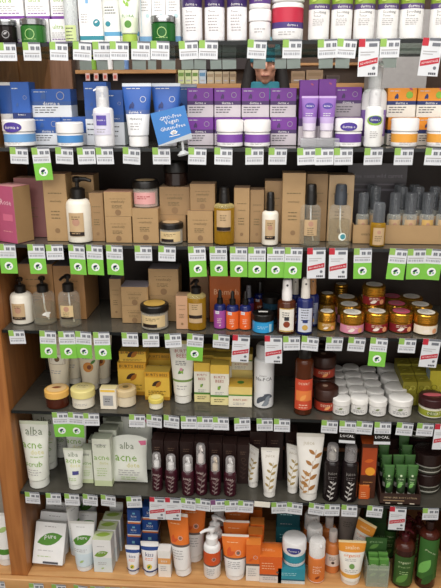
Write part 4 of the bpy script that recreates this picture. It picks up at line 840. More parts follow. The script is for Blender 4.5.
for ci, (a, b) in enumerate(((386, 396.5), (397.5, 409), (408.8, 419.6))):
    t = tube(6, a, b, 469, 'small green tube, %s column of the tray, front row' % ('left', 'middle', 'right')[ci], GT, d=Y0+.02, on=SZ[6]+.009, group='small green tubes in the tray', ry=(-1, 0, 1)[ci], rx=-6)
    for ri in range(1, 4):
        if ci == 1 and ri > 1: continue
        dup(t.o, (t.X-.003*ri, t.Y+.035*ri, t.z+.013*ri), 'small green tube, %s column of the tray, %s row from front' % (('left', 'middle', 'right')[ci], ORD_S[ri]), 'small green tubes in the tray')
# large black jars at right
LJ = dict(lid=.42, bands=[(0, .3, mat('#3c3c34', .15)), (.3, .45, mat('#c2c2b6', .3)), (.42, .9, mat('#33332b', .15)), (.86, 1, mat('#b2b2a6'))], lidm=mat('#2a1c1a', .25), rl=1.02, dec=[('l', 0, .6, .5, 2, .1, mat('#5a5248'))])
g = 'large black jars in the right corner of the sixth shelf'
a_ = jar(6, 411.5, 440, 468, 'large black jar in the right corner, lower one of the front stack', LJ, d=.06, group=g)
h1 = a_.top+.001
a2 = dup(a_.o, (a_.X, a_.Y, h1), 'large black jar in the right corner, upper one of the front stack', g)
a3 = dup(a_.o, (a_.X-.012, a_.Y+a_.w+.004, a_.z), 'large black jar in the right corner, lowest of the rear stack', g)
dup(a_.o, (a_.X-.012, a_.Y+a_.w+.004, h1), 'large black jar in the right corner, middle of the rear stack', g)
dup(a_.o, (a_.X-.012, a_.Y+a_.w+.004, h1+a_.h+.001), 'large black jar in the right corner, top of the rear stack', g)
dup(a_.o, (a_.X-.012-a_.w-.004, a_.Y+a_.w+.004, h1), 'large black jar left of the rear stack, raised one', g)
dup(a_.o, (a_.X-.012-a_.w-.004, a_.Y+a_.w+.004, a_.z), 'large black jar left of the rear stack, on the shelf', g)

# ============ bottom board
GL = mat('#4f8a2a'); PW = mat('#ecedec'); SKY = mat('#cfe0e8')
PBX = dict(bands=[(0, 1, PW)], top=mat('#dfe0dc'), dec=[('leaf', -.4, .5, .85, 18, GL), ('t', 'pure', .02, .635, .38, WHITE), ('l', -.1, .32, .5, 1, .04, PALEINK), ('l', -.05, .18, .6, 1, .05, GA2), ('l', .0, .9, .4, 1, .05, PALEINK), ('r', .1, .04, .5, .05, INK)])
t = carton(7, 27.5, 58, 534, 'white leaf print carton leaning back in front at the left', PBX, yb=568, dep=.03, rx=-24, ry=3, short='leaning white leaf carton')
for i, q in enumerate(('second', 'third')):
    dup(t.o, (t.X-.004, t.Y+.055*(i+1), t.z), 'white leaf print carton leaning back, %s in the line at the left' % q)
PT = dict(bands=[(0, 0, SKY), (.3, 0, mat('#dfe8ea')), (.5, 0, PW)], crimp=mat('#d8d8d2'), capm=mat('#dfe3e4'), rf=.36, capf=.1, dec=[('leaf', -.42, .52, .85, 22, GL), ('t', 'pure', .02, .635, .38, WHITE), ('l', 0, .88, .45, 1, .03, PALEINK), ('l', -.05, .4, .55, 2, .04, PALEINK), ('leaf', -.1, .12, .2, 30, GA2)])
tube(7, 63, 79, 507, 'white and blue leaf print tube seen edge on', PT, yb=556, rz=60, short='edge on leaf tube')
tube(7, 67, 92, 527, 'white and blue leaf print tube facing front', PT, yb=572, short='front leaf tube')
tube(7, 74, 95, 516, 'white and blue leaf print tube behind the front one', PT, yb=548)
tube(7, 74, 95, 497, 'white and blue leaf print tube at the far rear left', PT, yb=530)
PC = dict(bands=[(0, .45, mat('#d8e4e6')), (.45, 1, PW)], top=mat('#cfd8b0'), topdec=[('leaf', -.4, .5, .8, 10, mat('#9ab848'))], dec=[('leaf', -.42, .5, .8, 20, mat('#7ba23c')), ('t', 'pure', .0, .6, .36, WHITE), ('l', 0, .8, .5, 1, .04, PALEINK), ('l', 0, .3, .5, 2, .05, PALEINK), ('leaf', -.1, .1, .2, 30, GA2)])
t = carton(7, 93, 111.5, 540, 'white and blue carton with green leafy top in the front row', PC, yb=572, dep=.045, short='green topped leaf carton')
column(t, ['white and blue carton with green leafy top, %s one in the line' % q for q in ('second', 'third')], step=.052, drift=.004, group='green topped leaf cartons')
tube(7, 108, 122, 505, 'white and blue leaf print tube at the rear beside bare board', PT, yb=540)
KBX = dict(bands=[(0, .12, mat('#d8783a')), (.12, .2, WHITE), (.2, 1, mat('#1e4a94'))], top=mat('#2a5cae'), dec=[('t', 'kiss', 0, .55, .4, WHITE), ('r', 0, .75, .2, .12, mat('#7ac0d8')), ('l', 0, .36, .6, 1, .08, LTB)])
g = 'blue cartons with orange stripe on the bottom board'
for i, (a, b, yb_) in enumerate(((127, 140.5, 551), (142, 158, 548))):
    q = ('left', 'right')[i]
    c1 = carton(7, a, b, 537-i*4, 'blue carton with orange stripe, lowest of the %s stack' % q, KBX, yb=yb_+6, dep=.05, group=g)
    c2 = carton(7, a+.1, b-.1, 524-i*4, 'blue carton with orange stripe, middle of the %s stack' % q, KBX, d=c1.Y-.025, on=c1, dep=.05, group=g)
    carton(7, a+.2, b-.2, 510-i*3, 'blue carton with orange stripe, top of the %s stack' % q, KBX, d=c1.Y-.025, on=c2, dep=.05, group=g)
ST = dict(bands=[(0, 0, mat('#eceaea')), (.72, 0, mat('#27488c')), (.84, 0, mat('#ecebea'))], crimp=mat('#e6e4e2'), capm=mat('#e6e8ea'), rf=.38, capf=.12, dec=[('t', 'kiss', 0, .6, .45, NVY), ('l', 0, .48, .5, 2, .05, ORF), ('o', .0, .22, .3, mat('#e6c83a'), .3), ('leaf', -.1, .16, .25, 50, GRN), ('r', .0, .06, .9, .05, NVY)])
tube(7, 124, 138.5, 549, 'small white and navy tube with yellow flower, left one', ST, yb=575, short='left yellow flower tube')
tube(7, 139.3, 157.5, 546, 'larger white and navy tube with yellow flower', ST, yb=577, short='larger yellow flower tube')
carton(7, 158, 170.5, 551, 'small white carton with orange top band', dict(bands=[(0, .5, mat('#efeae2')), (.5, .72, mat('#e8a55c')), (.72, 1, mat('#f0ede8'))], top=mat('#f2f0ec'), dec=[('l', 0, .4, .6, 3, .07, PALEINK), ('t', 'kiss', 0, .62, .5, WHITE)]), yb=577, dep=.035, short='small orange banded carton')
OT = dict(bands=[(0, 0, mat('#efedea')), (.42, 0, mat('#6a5a52')), (.46, 0, ORF)], crimp=mat('#f0e6da'), capm=mat('#efeeec'), rf=.37, capf=.1, dec=[('g', .12, .58, .2, GREYL), ('o', .12, .58, .12, mat('#7a6a62')), ('leaf', -.3, .5, .35, 30, ORD_), ('leaf', -.25, .5, .35, 80, ORD_), ('l', -.05, .82, .5, 1, .04, mat('#f6cfa0')), ('l', -.02, .36, .5, 4, .045, PALEINK)])
tube(7, 169.5, 193, 520, 'tall orange and white tube with slanted top in front', OT, yb=578, rz=-14, ry=-5, short='slanted orange tube')
tube(7, 179, 205, 508, 'tall orange and white tube behind the slanted one', OT, yb=563)
OPB = dict(m=mat('#efedea', .3), sh=.6, nk=.68, nr=.55, cap=('pump', WHITE, .7, -1, .5), bands=[(0, .45, mat('#efedea', .3)), (.45, .5, mat('#6a5a52')), (.5, .93, ORD_), (.93, 1, WHITE)], dec=[('g', .15, .72, .25, GREYL), ('o', .15, .72, .15, mat('#7a6a62')), ('l', -.05, .36, .5, 4, .06, PALEINK)])
bottle(7, 203.5, 220.5, 527, 'white pump bottle with orange label, front one', OPB, yb=581, short='front orange label pump bottle')
bottle(7, 207.5, 222.5, 515, 'white pump bottle with orange label behind the front one', dict(OPB, cap=('pump', WHITE, .7, 1, .5)), yb=564)
bottle(7, 212, 226, 504, 'white pump bottle with orange label at the rear', OPB, yb=549)
t = tube(7, 221, 248.5, 541, 'wide orange and white tube at the front of its line', OT, yb=581, short='wide orange tube')
column(t, ['wide orange and white tube, second in its line', 'wide orange and white tube, last in its line'], step=.07, drift=.0, group='wide orange tubes')
OC = dict(bands=[(0, .42, mat('#ece6de')), (.42, .48, mat('#6a5a52')), (.48, 1, mat('#e8701e'))], top=mat('#f08a34'), dec=[('g', .15, .66, .3, GREYL), ('leaf', -.3, .55, .35, 40, ORD_), ('l', -.05, .34, .6, 4, .06, PALEINK)])
t = carton(7, 246, 260.5, 545, 'slim orange and white carton at the front of its line', OC, yb=581, dep=.04, short='slim orange carton')
column(t, ['slim orange and white carton, second in its line', 'slim orange and white carton, last in its line'], step=.05, drift=.005, group='slim orange cartons')
OW = dict(bands=[(0, .26, mat('#ded6cf')), (.26, .32, mat('#6a5a52')), (.32, 1, mat('#e2641c'))], top=mat('#ee7c2a'), topdec=[('l', -.1, .5, .6, 2, .1, mat('#f6c090'))], dec=[('l', -.1, .75, .6, 3, .1, mat('#f8cfa4')), ('o', .3, .42, .12, mat('#6a5a52')), ('l', 0, .2, .7, 2, .07, PALEINK)])
carton(7, 259.5, 282, 557, 'low wide orange carton beside the teal cartons', OW, yb=583, dep=.07, short='low orange carton')
carton(7, 250, 262, 510, 'orange carton at the rear behind the orange tubes', OC, d=.22, dep=.04)
TL = dict(bands=[(0, .2, mat('#d8e2e4')), (.2, .3, mat('#1c5a72')), (.3, 1, mat('#2a94a8'))], top=mat('#2f8a9c'), dec=[('l', -.05, .7, .6, 2, .12, mat('#a8dce2')), ('l', 0, .14, .7, 1, .08, PALEINK)])
lo = carton(7, 277.5, 305, 569, 'teal carton under the white teal-banded jar', TL, yb=585, dep=.08, short='teal carton under jar')
lj = logojar(7, 282.5, 306, 537, 'white jar with teal band standing on a teal carton', mat('#2a94a8'), mat('#3a3f8c'), d=lo.Y-.035, on=lo)
lo = carton(7, 276, 300, 527, 'dark teal carton at the rear, lower one', dict(TL, bands=[(0, 1, mat('#1f5f68'))], top=mat('#1a4a52')), d=.15, dep=.06)
carton(7, 277, 300, 506, 'dark teal carton at the rear, upper one', dict(TL, bands=[(0, 1, mat('#1b4f58'))], top=mat('#1a4a52')), d=.15, on=lo, dep=.06)
OS = dict(m=mat('#dd7a34', .25), sh=.6, nk=.63, nr=.7, cap=('pump', WHITE, .55, 1, 1.2), over=clear('#f6f3f0', .72), overr=.92, bands=[(0, .07, mat('#e8e2da')), (.07, 1, mat('#dd7a34', .25))], dec=[('t', 'avalon', 0, .72, .5, mat('#f6dcc0')), ('l', 0, .6, .5, 3, .07, mat('#f6dcc0')), ('leaf', -.1, .2, .35, 40, mat('#8a3a14'))])
t = bottle(7, 308, 325.5, 539, 'orange pump bottle with clear white cap at the front of its line', OS, yb=584, short='orange clear-cap bottle')
column(t, ['orange pump bottle with clear white cap, %s in its line' % q for q in ('second', 'third')], step=.065, drift=-.004, group='orange clear-cap bottles')
OP = dict(m=mat('#d98242', .2), sh=.66, nk=.74, nr=.5, cap=('cyl', clear('#e4dcd6', .6), .52), label=dict(w=1.0, z0=.3, z1=.75, m=mat('#e6d8cc'), dec=[('o', 0, .45, .2, BRN), ('l', 0, .65, .5, 3, .05, INK)]))
t = bottle(7, 324.5, 340.5, 530, 'orange toner bottle with frosted cap and pale label', OP, yb=574, short='orange toner bottle')
column(t, ['orange toner bottle behind the pale label one'], step=.07, drift=-.006)
WO = dict(bands=[(0, 0, mat('#eeeae0')), (.1, 0, mat('#e8a83c')), (.2, 0, mat('#efece2')), (.72, 0, mat('#e8962c'))], crimp=mat('#f2dca8'), capm=mat('#e6e2d8'), rf=.36, capf=.09, dec=[('t', 'avalon', 0, .84, .5, mat('#f8e4c0')), ('t', 'organics', 0, .64, .6, ORF), ('l', 0, .56, .5, 2, .035, PALEINK), ('o', 0, .4, .2, mat('#6f9a4c')), ('l', 0, .3, .5, 2, .04, PALEINK)])
tube(7, 339.5, 367.5, 547, 'wide white tube with orange bands facing front', WO, yb=586, short='wide white orange-banded tube')
tube(7, 348, 368, 523, 'white tube with orange edge leaning behind the wide tube', WO, yb=567, rz=-30, ry=12)
SG = dict(bands=[(0, 0, mat('#9a8f86'))], crimp=mat('#a8a09a'), capm=mat('#8a8078'), dec=[('l', 0, .6, .5, 3, .05, mat('#6c625a'))])
tube(7, 336, 357, 512, 'grey silver tube standing at the rear', SG, d=.17, ry=6)
# clear box with green sample tubes
cb = empty('sample_box'); X, Y, z0, wd, h_ = solve(7, 367.5, 389.5, 544, .02, 587, None, False, .05)
Y0 = max(.004, on_plane(379, 587, z0).y)
b = MB(); cl = clear('#b8c0b0', .3); dp = .06
b.box((0, 0, .0015), (wd, dp, .003), cl)
for s_ in (-1, 1): b.box((s_*wd/2, 0, h_*.28), (.0015, dp, h_*.54), cl)
b.box((0, -dp/2, h_*.25), (wd, .0015, h_*.5), cl); b.build('clear_box', cb, smooth=False)
b = MB(); h_ *= .84; b.box((0, dp/2+.003, h_/2), (wd, .003, h_), mat('#3a6430'))
fz = lambda u, v: (u, dp/2+.001, v)
b.d_text('green tea', 0, h_*.88, wd*.6, fz, mat('#b0cf98')); b.d_leaf(-wd*.3, h_*.7, wd*.5, 30, fz, mat('#6a9a4a')); b.build('back_card', cb, smooth=False)
cb.location = (X, Y0+dp/2, z0); tag(cb, 'clear sample box with green back card on the bottom board', 'box'); FRONT.append((7, 379, 'clear sample box'))
PK = dict(bands=[(0, .55, mat('#3f7030')), (.55, .62, mat('#c8d8a8')), (.62, 1, mat('#5a9440'))], top=mat('#6aa44c'), dec=[('leaf', -.4, .3, .8, 30, mat('#8fc060')), ('l', 0, .8, .6, 1, .1, mat('#e0ecc8'))])
for i, (a, c_) in enumerate(((368.8, 378.2), (378.8, 388.2))):
    t = carton(7, a, c_, 560, 'small green sample packet in the clear box, front %s' % ('left', 'right')[i], PK, d=Y0+.012, on=SZ[7]+.0045, dep=.012, group='green sample packets')
    dup(t.o, (t.X, t.Y+.022, t.z+.004), 'small green sample packet in the clear box, rear %s' % ('left', 'right')[i], 'green sample packets')
lo = carton(7, 366, 388, 523, 'dark green carton at the rear behind the clear sample box', dict(bands=[(0, 1, mat('#2c4a26'))], top=mat('#3a5c30'), dec=[('t', 'green tea', 0, .6, .7, mat('#7a9a64')), ('leaf', -.3, .2, .6, 30, mat('#4a7a38'))]), d=.15, dep=.06)
carton(7, 367, 387, 503, 'dark green carton stacked on the rear green carton', dict(bands=[(0, 1, mat('#263f22'))], top=mat('#3a5c30'), dec=[('t', 'green tea', 0, .5, .7, mat('#6a8a58'))]), d=.15, on=lo, dep=.06)
MB_ = dict(m=mat('#34150e', .15), sh=.68, nk=.78, nr=.4, cap=('pump', mat('#4a161c', .2), .42, 1, .8), shm=mat('#4a2016', .12), label=dict(w=1.15, z0=.08, z1=.85, m=mat('#345a24'), dec=[('leaf', -.4, .15, .8, 45, mat('#5f9440')), ('t', 'organic', -.05, .7, .6, mat('#cfe0b0')), ('t', 'green tea', -.05, .58, .6, mat('#a8c888')), ('l', 0, .46, .5, 2, .05, mat('#a8c888'))]))
bottle(7, 393.5, 414, 527, 'brown pump bottle with green label facing front', MB_, yb=589, short='front green label bottle')
bottle(7, 397, 416, 516, 'brown pump bottle with green label behind the front one', MB_, yb=572)
bottle(7, 417.5, 437.5, 520, 'dark brown bottle with slanted green label at the right end', dict(MB_, sh=.8, nk=.87, cap=('cyl', mat('#2a1410', .25), .45), label=dict(w=1.2, z0=.2, z1=.98, m=mat('#36692a'), dec=[('leaf', -.5, .3, 1.1, 60, mat('#74b858')), ('leaf', -.3, .1, .9, 50, mat('#2c5a24')), ('t', 'green tea', 0, .75, .6, mat('#cfe0b0'), -30)])), yb=590, short='slanted green label bottle')
bottle(7, 410, 424, 512, 'brown bottle with green label at the rear right', MB_, d=.15)
bottle(7, 384, 396, 508, 'dark green bottle at the rear beside the green cartons', dict(MB_, m=mat('#20361c', .2)), d=.14)
# neighbouring bay, left of the post
t = tube(7, -12, 10, 519, 'white tube with green stripe in the neighbouring bay, left of the post', dict(bands=[(0, 0, WHITE), (.12, 0, GRN), (.24, 0, mat('#efefec'))], crimp=mat('#e6e4de'), capm=mat('#e8e8e4'), rf=.42, dec=[('leaf', -.2, .6, .5, 30, GA2)]), yb=566, short='neighbouring bay tube')
slab_ = MB(); slab_.box((0, 0, 0), (.3, DEPTH, .03), WOODBASE); o = slab_.build('neighbour_shelf_board', smooth=False); o.location = (-SW-.1505, DEPTH/2-.012, SZ[7]-.015); tag(o, 'short wooden shelf board of the neighbouring bay at the far left', 'shelf')
# ============ mirror reflection of the opposite aisle, modelled as objects behind the top shelf
FY = 3.0
def fbox(name, p0, p1, y, dep, m, parent=None):
    a = at_depth(p0[0], p0[1], y); c = at_depth(p1[0], p1[1], y)
    b = MB(); b.box((0, 0, 0), (abs(c.x-a.x), dep, abs(a.z-c.z)), m, .002); o = b.build(name, parent, smooth=False)
    o.location = ((a.x+c.x)/2, y+dep/2, (a.z+c.z)/2); return o
fc = empty('reflected_cabinet', (0, 0, 0)); tag(fc, 'brown wooden cabinet modelled as a mirror reflection of the opposite aisle', 'cabinet')
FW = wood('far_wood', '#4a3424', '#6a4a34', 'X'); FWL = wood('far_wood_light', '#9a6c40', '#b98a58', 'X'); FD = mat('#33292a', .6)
b = MB(); b.box((0, 0, 1.25), (4.6, .03, 2.5), mat('#5a463a', .7, 0, .2)); o = b.build('back_panel', fc, smooth=False); o.location = (.5, 3.42, 0)
b = MB(); b.box((0, 0, .72), (4.6, .38, 1.44), FW); o = b.build('base_cabinet', fc, smooth=False); o.location = (.5, 3.2, 0)
fbox('side_panel', (-30, 20), (27, 108), 2.985, .03, wood('far_side', '#6b4a34', '#84604a', 'Z'), fc)
fbox('side_panel', (36, 20), (74, 108), 2.985, .03, wood('far_side', '#6b4a34', '#84604a', 'Z'), fc)
l1 = fbox('ledge', (75, 70), (176, 73.2), FY, .3, FWL, fc)
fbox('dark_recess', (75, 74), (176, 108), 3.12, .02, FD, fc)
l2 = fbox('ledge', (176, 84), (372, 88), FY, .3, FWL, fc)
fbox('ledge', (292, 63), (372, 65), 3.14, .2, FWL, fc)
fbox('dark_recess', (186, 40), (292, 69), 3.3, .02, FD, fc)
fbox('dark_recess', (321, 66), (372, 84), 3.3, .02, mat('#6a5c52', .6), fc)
col = fbox('reflection_slab', (373, 10), (424, 110), 2.75, .2, mat('#a39f9d', .5, 0, .12)); struct(col)  # added slab; its pale grey stands for a reflection of floor or ceiling
def top_of(o): return o.location.z+max(v.co.z for v in o.data.vertices)
def farbottle(px, yt, yb, w, m, capm, label):
    p = at_depth(px, yb, FY+.04); t_ = at_depth(px, yt, FY+.04); h = t_.z-p.z; r = w/640*(FY+1.7)/2
    o = empty('bottle'); b = MB(); b.lathe([(r*.9, 0, m), (r, h*.03, m), (r, h*.6, m), (r*.5, h*.72, m), (r*.45, h*.75, m), (r*.2, h*.75, m)], 14); b.build('bottle_body', o)
    b = MB(); b.lathe([(r*.5, h*.74, capm), (r*.5, h*.98, capm), (r*.4, h, capm), (r*.1, h, capm)], 12); b.build('cap', o)
    o.location = (p.x, FY+.04, top_of(l1)+.0006); tag(o, label, 'bottle', 'bottles on the reflected aisle ledge')
for px, w_, m, cm, lb in ((80, 8, mat('#5a5048'), BLACK, 'dark bottle at the left end of the reflected ledge'), (93, 7, mat('#7fae3a'), mat('#d8c84a'), 'green bottle on the reflected ledge behind the grey tags'),
                       (109, 8, WHITE, mat('#a8b4c8'), 'white bottle on the reflected ledge behind the grey tags'), (125, 8, mat('#6a8cc0'), WHITE, 'blue bottle on the reflected ledge behind the grey tags'), (142.5, 6, mat('#d8843c'), WHITE, 'orange bottle on the reflected ledge behind the grey tags'), (170, 9, mat('#7a6a5a'), BLACK, 'brown bottle at the right end of the reflected ledge')):
    farbottle(px, 55, 70, w_, m, cm, lb)
for i, px in enumerate((87.5, 96, 105, 115)):
    p = at_depth(px, 73, FY-.004); r = empty('shelf_price_tag', p); s_ = .045
    sheet0 = MB(); sheet0.box((0, 0, -.026), (s_*.7, .0008, .05), mat('#d8b8b0')); sheet0.d_rect(-s_*.22, s_*.22, -.038, -.014, lambda u, v: (u, -.0009, v), mat('#c0584c'), 1); sheet0.build('paper', r, smooth=False)
    tag(r, 'small red and white price tag on the reflected ledge, %s from left' % ORD_S[i], 'price tag', 'red price tags on the reflected ledge')
fz0 = top_of(l2)+.0006
def farcarton(a, c, yt, m, lb, g, dm=INK, y=FY+.03):
    p = at_depth((a+c)/2, 84, y); z0 = fz0
    L_, R_ = X_at(a, y, z0+.03), X_at(c, y, z0+.03); h = Z_at(yt, p.x, y)-z0
    b = MB(); w_ = R_-L_-.001; b.box((0, 0, h/2), (w_, .09, h), m, .002)
    f = lambda u, v: (u, -.0456, v)
    b.d_rect(-w_*.4, w_*.4, h*.55, h*.8, f, dm, 1); b.d_rect(-w_*.3, w_*.3, h*.2, h*.3, f, PALEINK, 1)
    o = b.build('carton', smooth=False); o.location = ((L_+R_)/2, y+.045, z0); tag(o, lb, 'box', g)
for i, (a, c, m, dm) in enumerate(((178, 184.5, mat('#b9c48c'), mat('#6a8a3c')), (185, 191.5, mat('#c3cc98'), mat('#5a7a3c')), (192, 198.5, mat('#d8d6b0'), mat('#6a8a3c')), (199, 206, mat('#b4c0cc'), mat('#5a86a8')), (207, 214, mat('#b9a88c'), mat('#9a8468')), (214.5, 222, mat('#b5a284'), mat('#957e60')), (222.5, 229, mat('#a8947a'), mat('#8a745a')), (229.5, 236, mat('#a08a6c'), mat('#806a50')))):
    farcarton(a, c, 70+(i > 3)*1.5, m, 'small pale carton on the reflected ledge, %s from the left' % (ORD_S+['eighth'])[i], 'small cartons on the reflected ledge', dm)
for a, c, yt, lb in ((291, 305, 71, 'plain brown cardboard box on the reflected ledge, left one'), (306, 323, 70, 'plain brown cardboard box on the reflected ledge, right one'), (326, 340, 75, 'dark brown box on the reflected ledge beside the cardboard boxes')):
    farcarton(a, c, yt, mat('#8f7458') if a < 320 else mat('#4a3a34'), lb, 'boxes on the reflected ledge', mat('#806648') if a < 320 else mat('#3a2c28'))

# ------------------------------------------------------------- the person, a mirror reflection modelled as a figure behind
SKIN = mat('#c08a72', .5)
def ellip(mb, c, r, m, seg=18, rings=12):
    o = len(mb.v); mi = mb.mi(m)
    mb.v += [(c[0]+r[0]*math.sin(PI*j/rings)*math.cos(2*PI*i/seg), c[1]+r[1]*math.sin(PI*j/rings)*math.sin(2*PI*i/seg), c[2]-r[2]*math.cos(PI*j/rings)) for j in range(1, rings) for i in range(seg)]
    n = rings-1; mb.v += [(c[0], c[1], c[2]-r[2]), (c[0], c[1], c[2]+r[2])]; b0 = o+n*seg
    for j in range(n-1):
        for i in range(seg):
            k = (i+1) % seg; mb.f.append([o+j*seg+i, o+j*seg+k, o+(j+1)*seg+k, o+(j+1)*seg+i]); mb.m.append(mi)
    for i in range(seg):
        k = (i+1) % seg; mb.f.append([b0, o+k, o+i]); mb.m.append(mi); mb.f.append([b0+1, o+(n-1)*seg+i, o+(n-1)*seg+k]); mb.m.append(mi)
def limb(mb, pts, rs, m):
    mb.tube(pts, rs, m, 14)
    for p, r in zip(pts, rs): ellip(mb, p, (r, r, r), m, 14, 10)
def remesh(o, vox, sm=4):
    r = o.modifiers.new('join', 'REMESH'); r.mode = 'VOXEL'; r.voxel_size = vox; r.use_smooth_shade = True
    s = o.modifiers.new('soften', 'SMOOTH'); s.iterations = sm; s.factor = .5
hc = at_depth(265.5, 62.5, 2.25); HT = 1.80
base = 0.0; PS = hc.z/(HT-.118)
pr = empty('person', (hc.x, hc.y, base)); tag(pr, 'person in teal cap, dark jacket and teal collar standing in for a mirror reflection', 'person')
pr.scale = (PS, PS, PS); pr.rotation_euler.z = math.atan2(hc.x-CAM.x, hc.y-CAM.y)*-1
hz = HT-.118
bm_ = MB()
ellip(bm_, (0, .012, hz+.02), (.074, .094, .1), SKIN); ellip(bm_, (0, -.022, hz-.045), (.056, .06, .072), SKIN)       # skull, jaw
ellip(bm_, (0, -.06, hz-.098), (.022, .02, .018), SKIN)                                                             # chin
limb(bm_, [(0, -.082, hz+.01), (0, -.097, hz-.03)], [.009, .014], SKIN)                                             # nose
for s_ in (-1, 1):
    ellip(bm_, (s_*.076, .012, hz-.01), (.009, .02, .032), SKIN); ellip(bm_, (s_*.035, -.062, hz-.03), (.02, .018, .018), SKIN)
ellip(bm_, (0, -.083, hz-.066), (.024, .01, .006), SKIN); ellip(bm_, (0, -.081, hz-.078), (.02, .01, .007), SKIN)   # lips
limb(bm_, [(0, .02, hz-.07), (0, .03, hz-.2)], [.052, .06], SKIN)
for zz, rx_, ry_ in ((1.40, .165, .1), (1.28, .168, .115), (1.14, .145, .1), (1.0, .155, .105), (.92, .165, .115)): ellip(bm_, (0, .03, zz*HT/1.8), (rx_, ry_, .12), SKIN)
for s_ in (-1, 1):
    limb(bm_, [(s_*.17, .03, 1.43), (s_*.235, .035, 1.16), (s_*.24, -.02, .91)], [.062, .046, .03], SKIN)
    hx, hy, hz_ = s_*.24, -.026, .85
    ellip(bm_, (hx, hy, hz_), (.016, .04, .05), SKIN)
    for q, (dy, L_) in enumerate(((-.03, .075), (-.01, .085), (.01, .08), (.029, .062))):
        limb(bm_, [(hx, hy+dy, hz_-.03), (hx-s_*.003, hy+dy*1.1-.004, hz_-.035-L_*.5), (hx-s_*.014, hy+dy*1.1-.012, hz_-.03-L_)], [.0095, .0085, .0075], SKIN)
    limb(bm_, [(hx-s_*.006, hy-.03, hz_+.02), (hx-s_*.016, hy-.058, hz_-.005), (hx-s_*.02, hy-.066, hz_-.04)], [.013, .0105, .0085], SKIN)
    limb(bm_, [(s_*.095, .03, .9), (s_*.1, .015, .5), (s_*.105, .045, .1)], [.09, .06, .042], SKIN)
    limb(bm_, [(s_*.105, .045, .05), (s_*.115, -.1, .035)], [.045, .035], SKIN)
bo = bm_.build('person_body', pr); remesh(bo, .0065)
JK = mat('#24232b', .7); TEALC = mat('#2f7f90', .7); HAIR = mat('#17100e', .7)
jb = MB()
for zz, rx_, ry_ in ((1.42, .19, .12), (1.3, .195, .14), (1.15, .18, .128), (1.0, .185, .13), (.92, .19, .135)): ellip(jb, (0, .03, zz), (rx_, ry_, .125), JK)
for s_ in (-1, 1): limb(jb, [(s_*.17, .03, 1.43), (s_*.238, .035, 1.16), (s_*.24, -.02, .93)], [.082, .064, .047], JK)
remesh(jb.build('jacket', pr), .012)
tb_ = MB()
for s_ in (-1, 1): limb(tb_, [(s_*.095, .03, .88), (s_*.1, .015, .5), (s_*.105, .045, .1)], [.105, .075, .06], mat('#2b3348', .8))
ellip(tb_, (0, .03, .9), (.175, .125, .1), mat('#2b3348', .8)); remesh(tb_.build('trousers', pr), .012)
for s_ in (-1, 1):
    sb = MB(); limb(sb, [(s_*.105, .06, .055), (s_*.115, -.02, .048), (s_*.118, -.12, .04)], [.054, .05, .04], mat('#2a2522', .5)); remesh(sb.build('shoe', pr), .008)
cb_ = MB(); cb_.lathe([(.072, hz-.21, TEALC), (.1, hz-.2, TEALC), (.096, hz-.15, TEALC), (.088, hz-.105, TEALC), (.076, hz-.1, TEALC), (.07, hz-.15, TEALC)], 24, (0, .025)); cb_.build('collar', pr)
hb = MB()
for s_ in (-1, 1):
    limb(hb, [(s_*.07, .03, hz+.03), (s_*.088, .025, hz-.06), (s_*.1, .01, hz-.15), (s_*.105, -.0, hz-.23)], [.03, .036, .042, .03], HAIR)
ellip(hb, (0, .06, hz+.0), (.085, .07, .11), HAIR); ellip(hb, (0, .085, hz-.12), (.1, .05, .12), HAIR); remesh(hb.build('hair', pr), .009)
kb = MB(); prof = [(.1, hz+.0, TEALC), (.104, hz+.012, TEALC), (.103, hz+.05, TEALC), (.1, hz+.051, TEALC), (.097, hz+.085, TEALC), (.075, hz+.118, TEALC), (.03, hz+.133, TEALC), (.006, hz+.135, TEALC)]
kb.lathe(prof, 28, (0, .008), .82, 1.03); cp = kb.build('cap', pr)
kb = MB(); kb.box((.03, -.092, hz+.082), (.04, .012, .026), mat('#9a5a48', .7), .003); kb.build('cap_patch', cp, smooth=False)
for s_ in (-1, 1):
    e = MB(); ellip(e, (s_*.031, -.077, hz+.004), (.0125, .009, .0075), mat('#e8e2da'), 14, 10); ee = e.build('eye', pr)
    e = MB(); ellip(e, (s_*.031, -.085, hz+.004), (.0058, .0025, .0058), mat('#2a1c14', .3), 12, 8); e.build('iris', ee)
ms = MB(); ms.tube([(-.022, -.0865, hz-.0715), (0, -.093, hz-.0725), (.022, -.0865, hz-.0715)], [.002, .0035, .002], mat('#7a3a34'), 8); ms.build('mouth', pr)
# ---------------------------------------------------------------- price tags
TGREEN = mat('#93bd58', .5); TRED = mat('#c2283a', .5); FLAG = mat('#7ec846', .5); PAPER = mat('#dfe2e6', .55); DKINK = mat('#70747d', .5); NAVY = mat('#1c3446', .5)
TW, TH = .0465, .043
def sheet(name, parent, u0, u1, v0, v1, m, dec, y=0.0, th=.0006):
    b = MB(); b.box(((u0+u1)/2, y, (v0+v1)/2), (u1-u0, th, v1-v0), m)
    for fn in dec: fn(b, lambda u, v: (u, y-th/2-.0004, v), lambda u, v: (u, y-th/2-.0008, v))
    return b.build(name, parent, smooth=False)
def basic(corner, head):
    def dec(b, f, g):
        b.d_rect(-TW*.16, TW/2, -TH*.09, 0, f, head, 1)
        b.d_rect(-TW/2, -TW*.18, -TH*.42, 0, f, corner, 1)
        for i, w in enumerate((.09, .09, .02, .09, .09)):
            x = -TW*.06+i*TW*.105; b.d_rect(x, x+TW*w, -TH*.42, -TH*.22, f, DKINK, 1)
        b.d_rect(-TW*.42, TW*.42, -TH*.62, -TH*.57, f, PALEINK, 1)
        for i in range(9):
            x = -TW*.42+i*TW*.095; b.d_rect(x, x+TW*(.05 if i % 3 else .07), -TH*.82, -TH*.69, f, mat('#a3a6ae'), 1)
    return dec
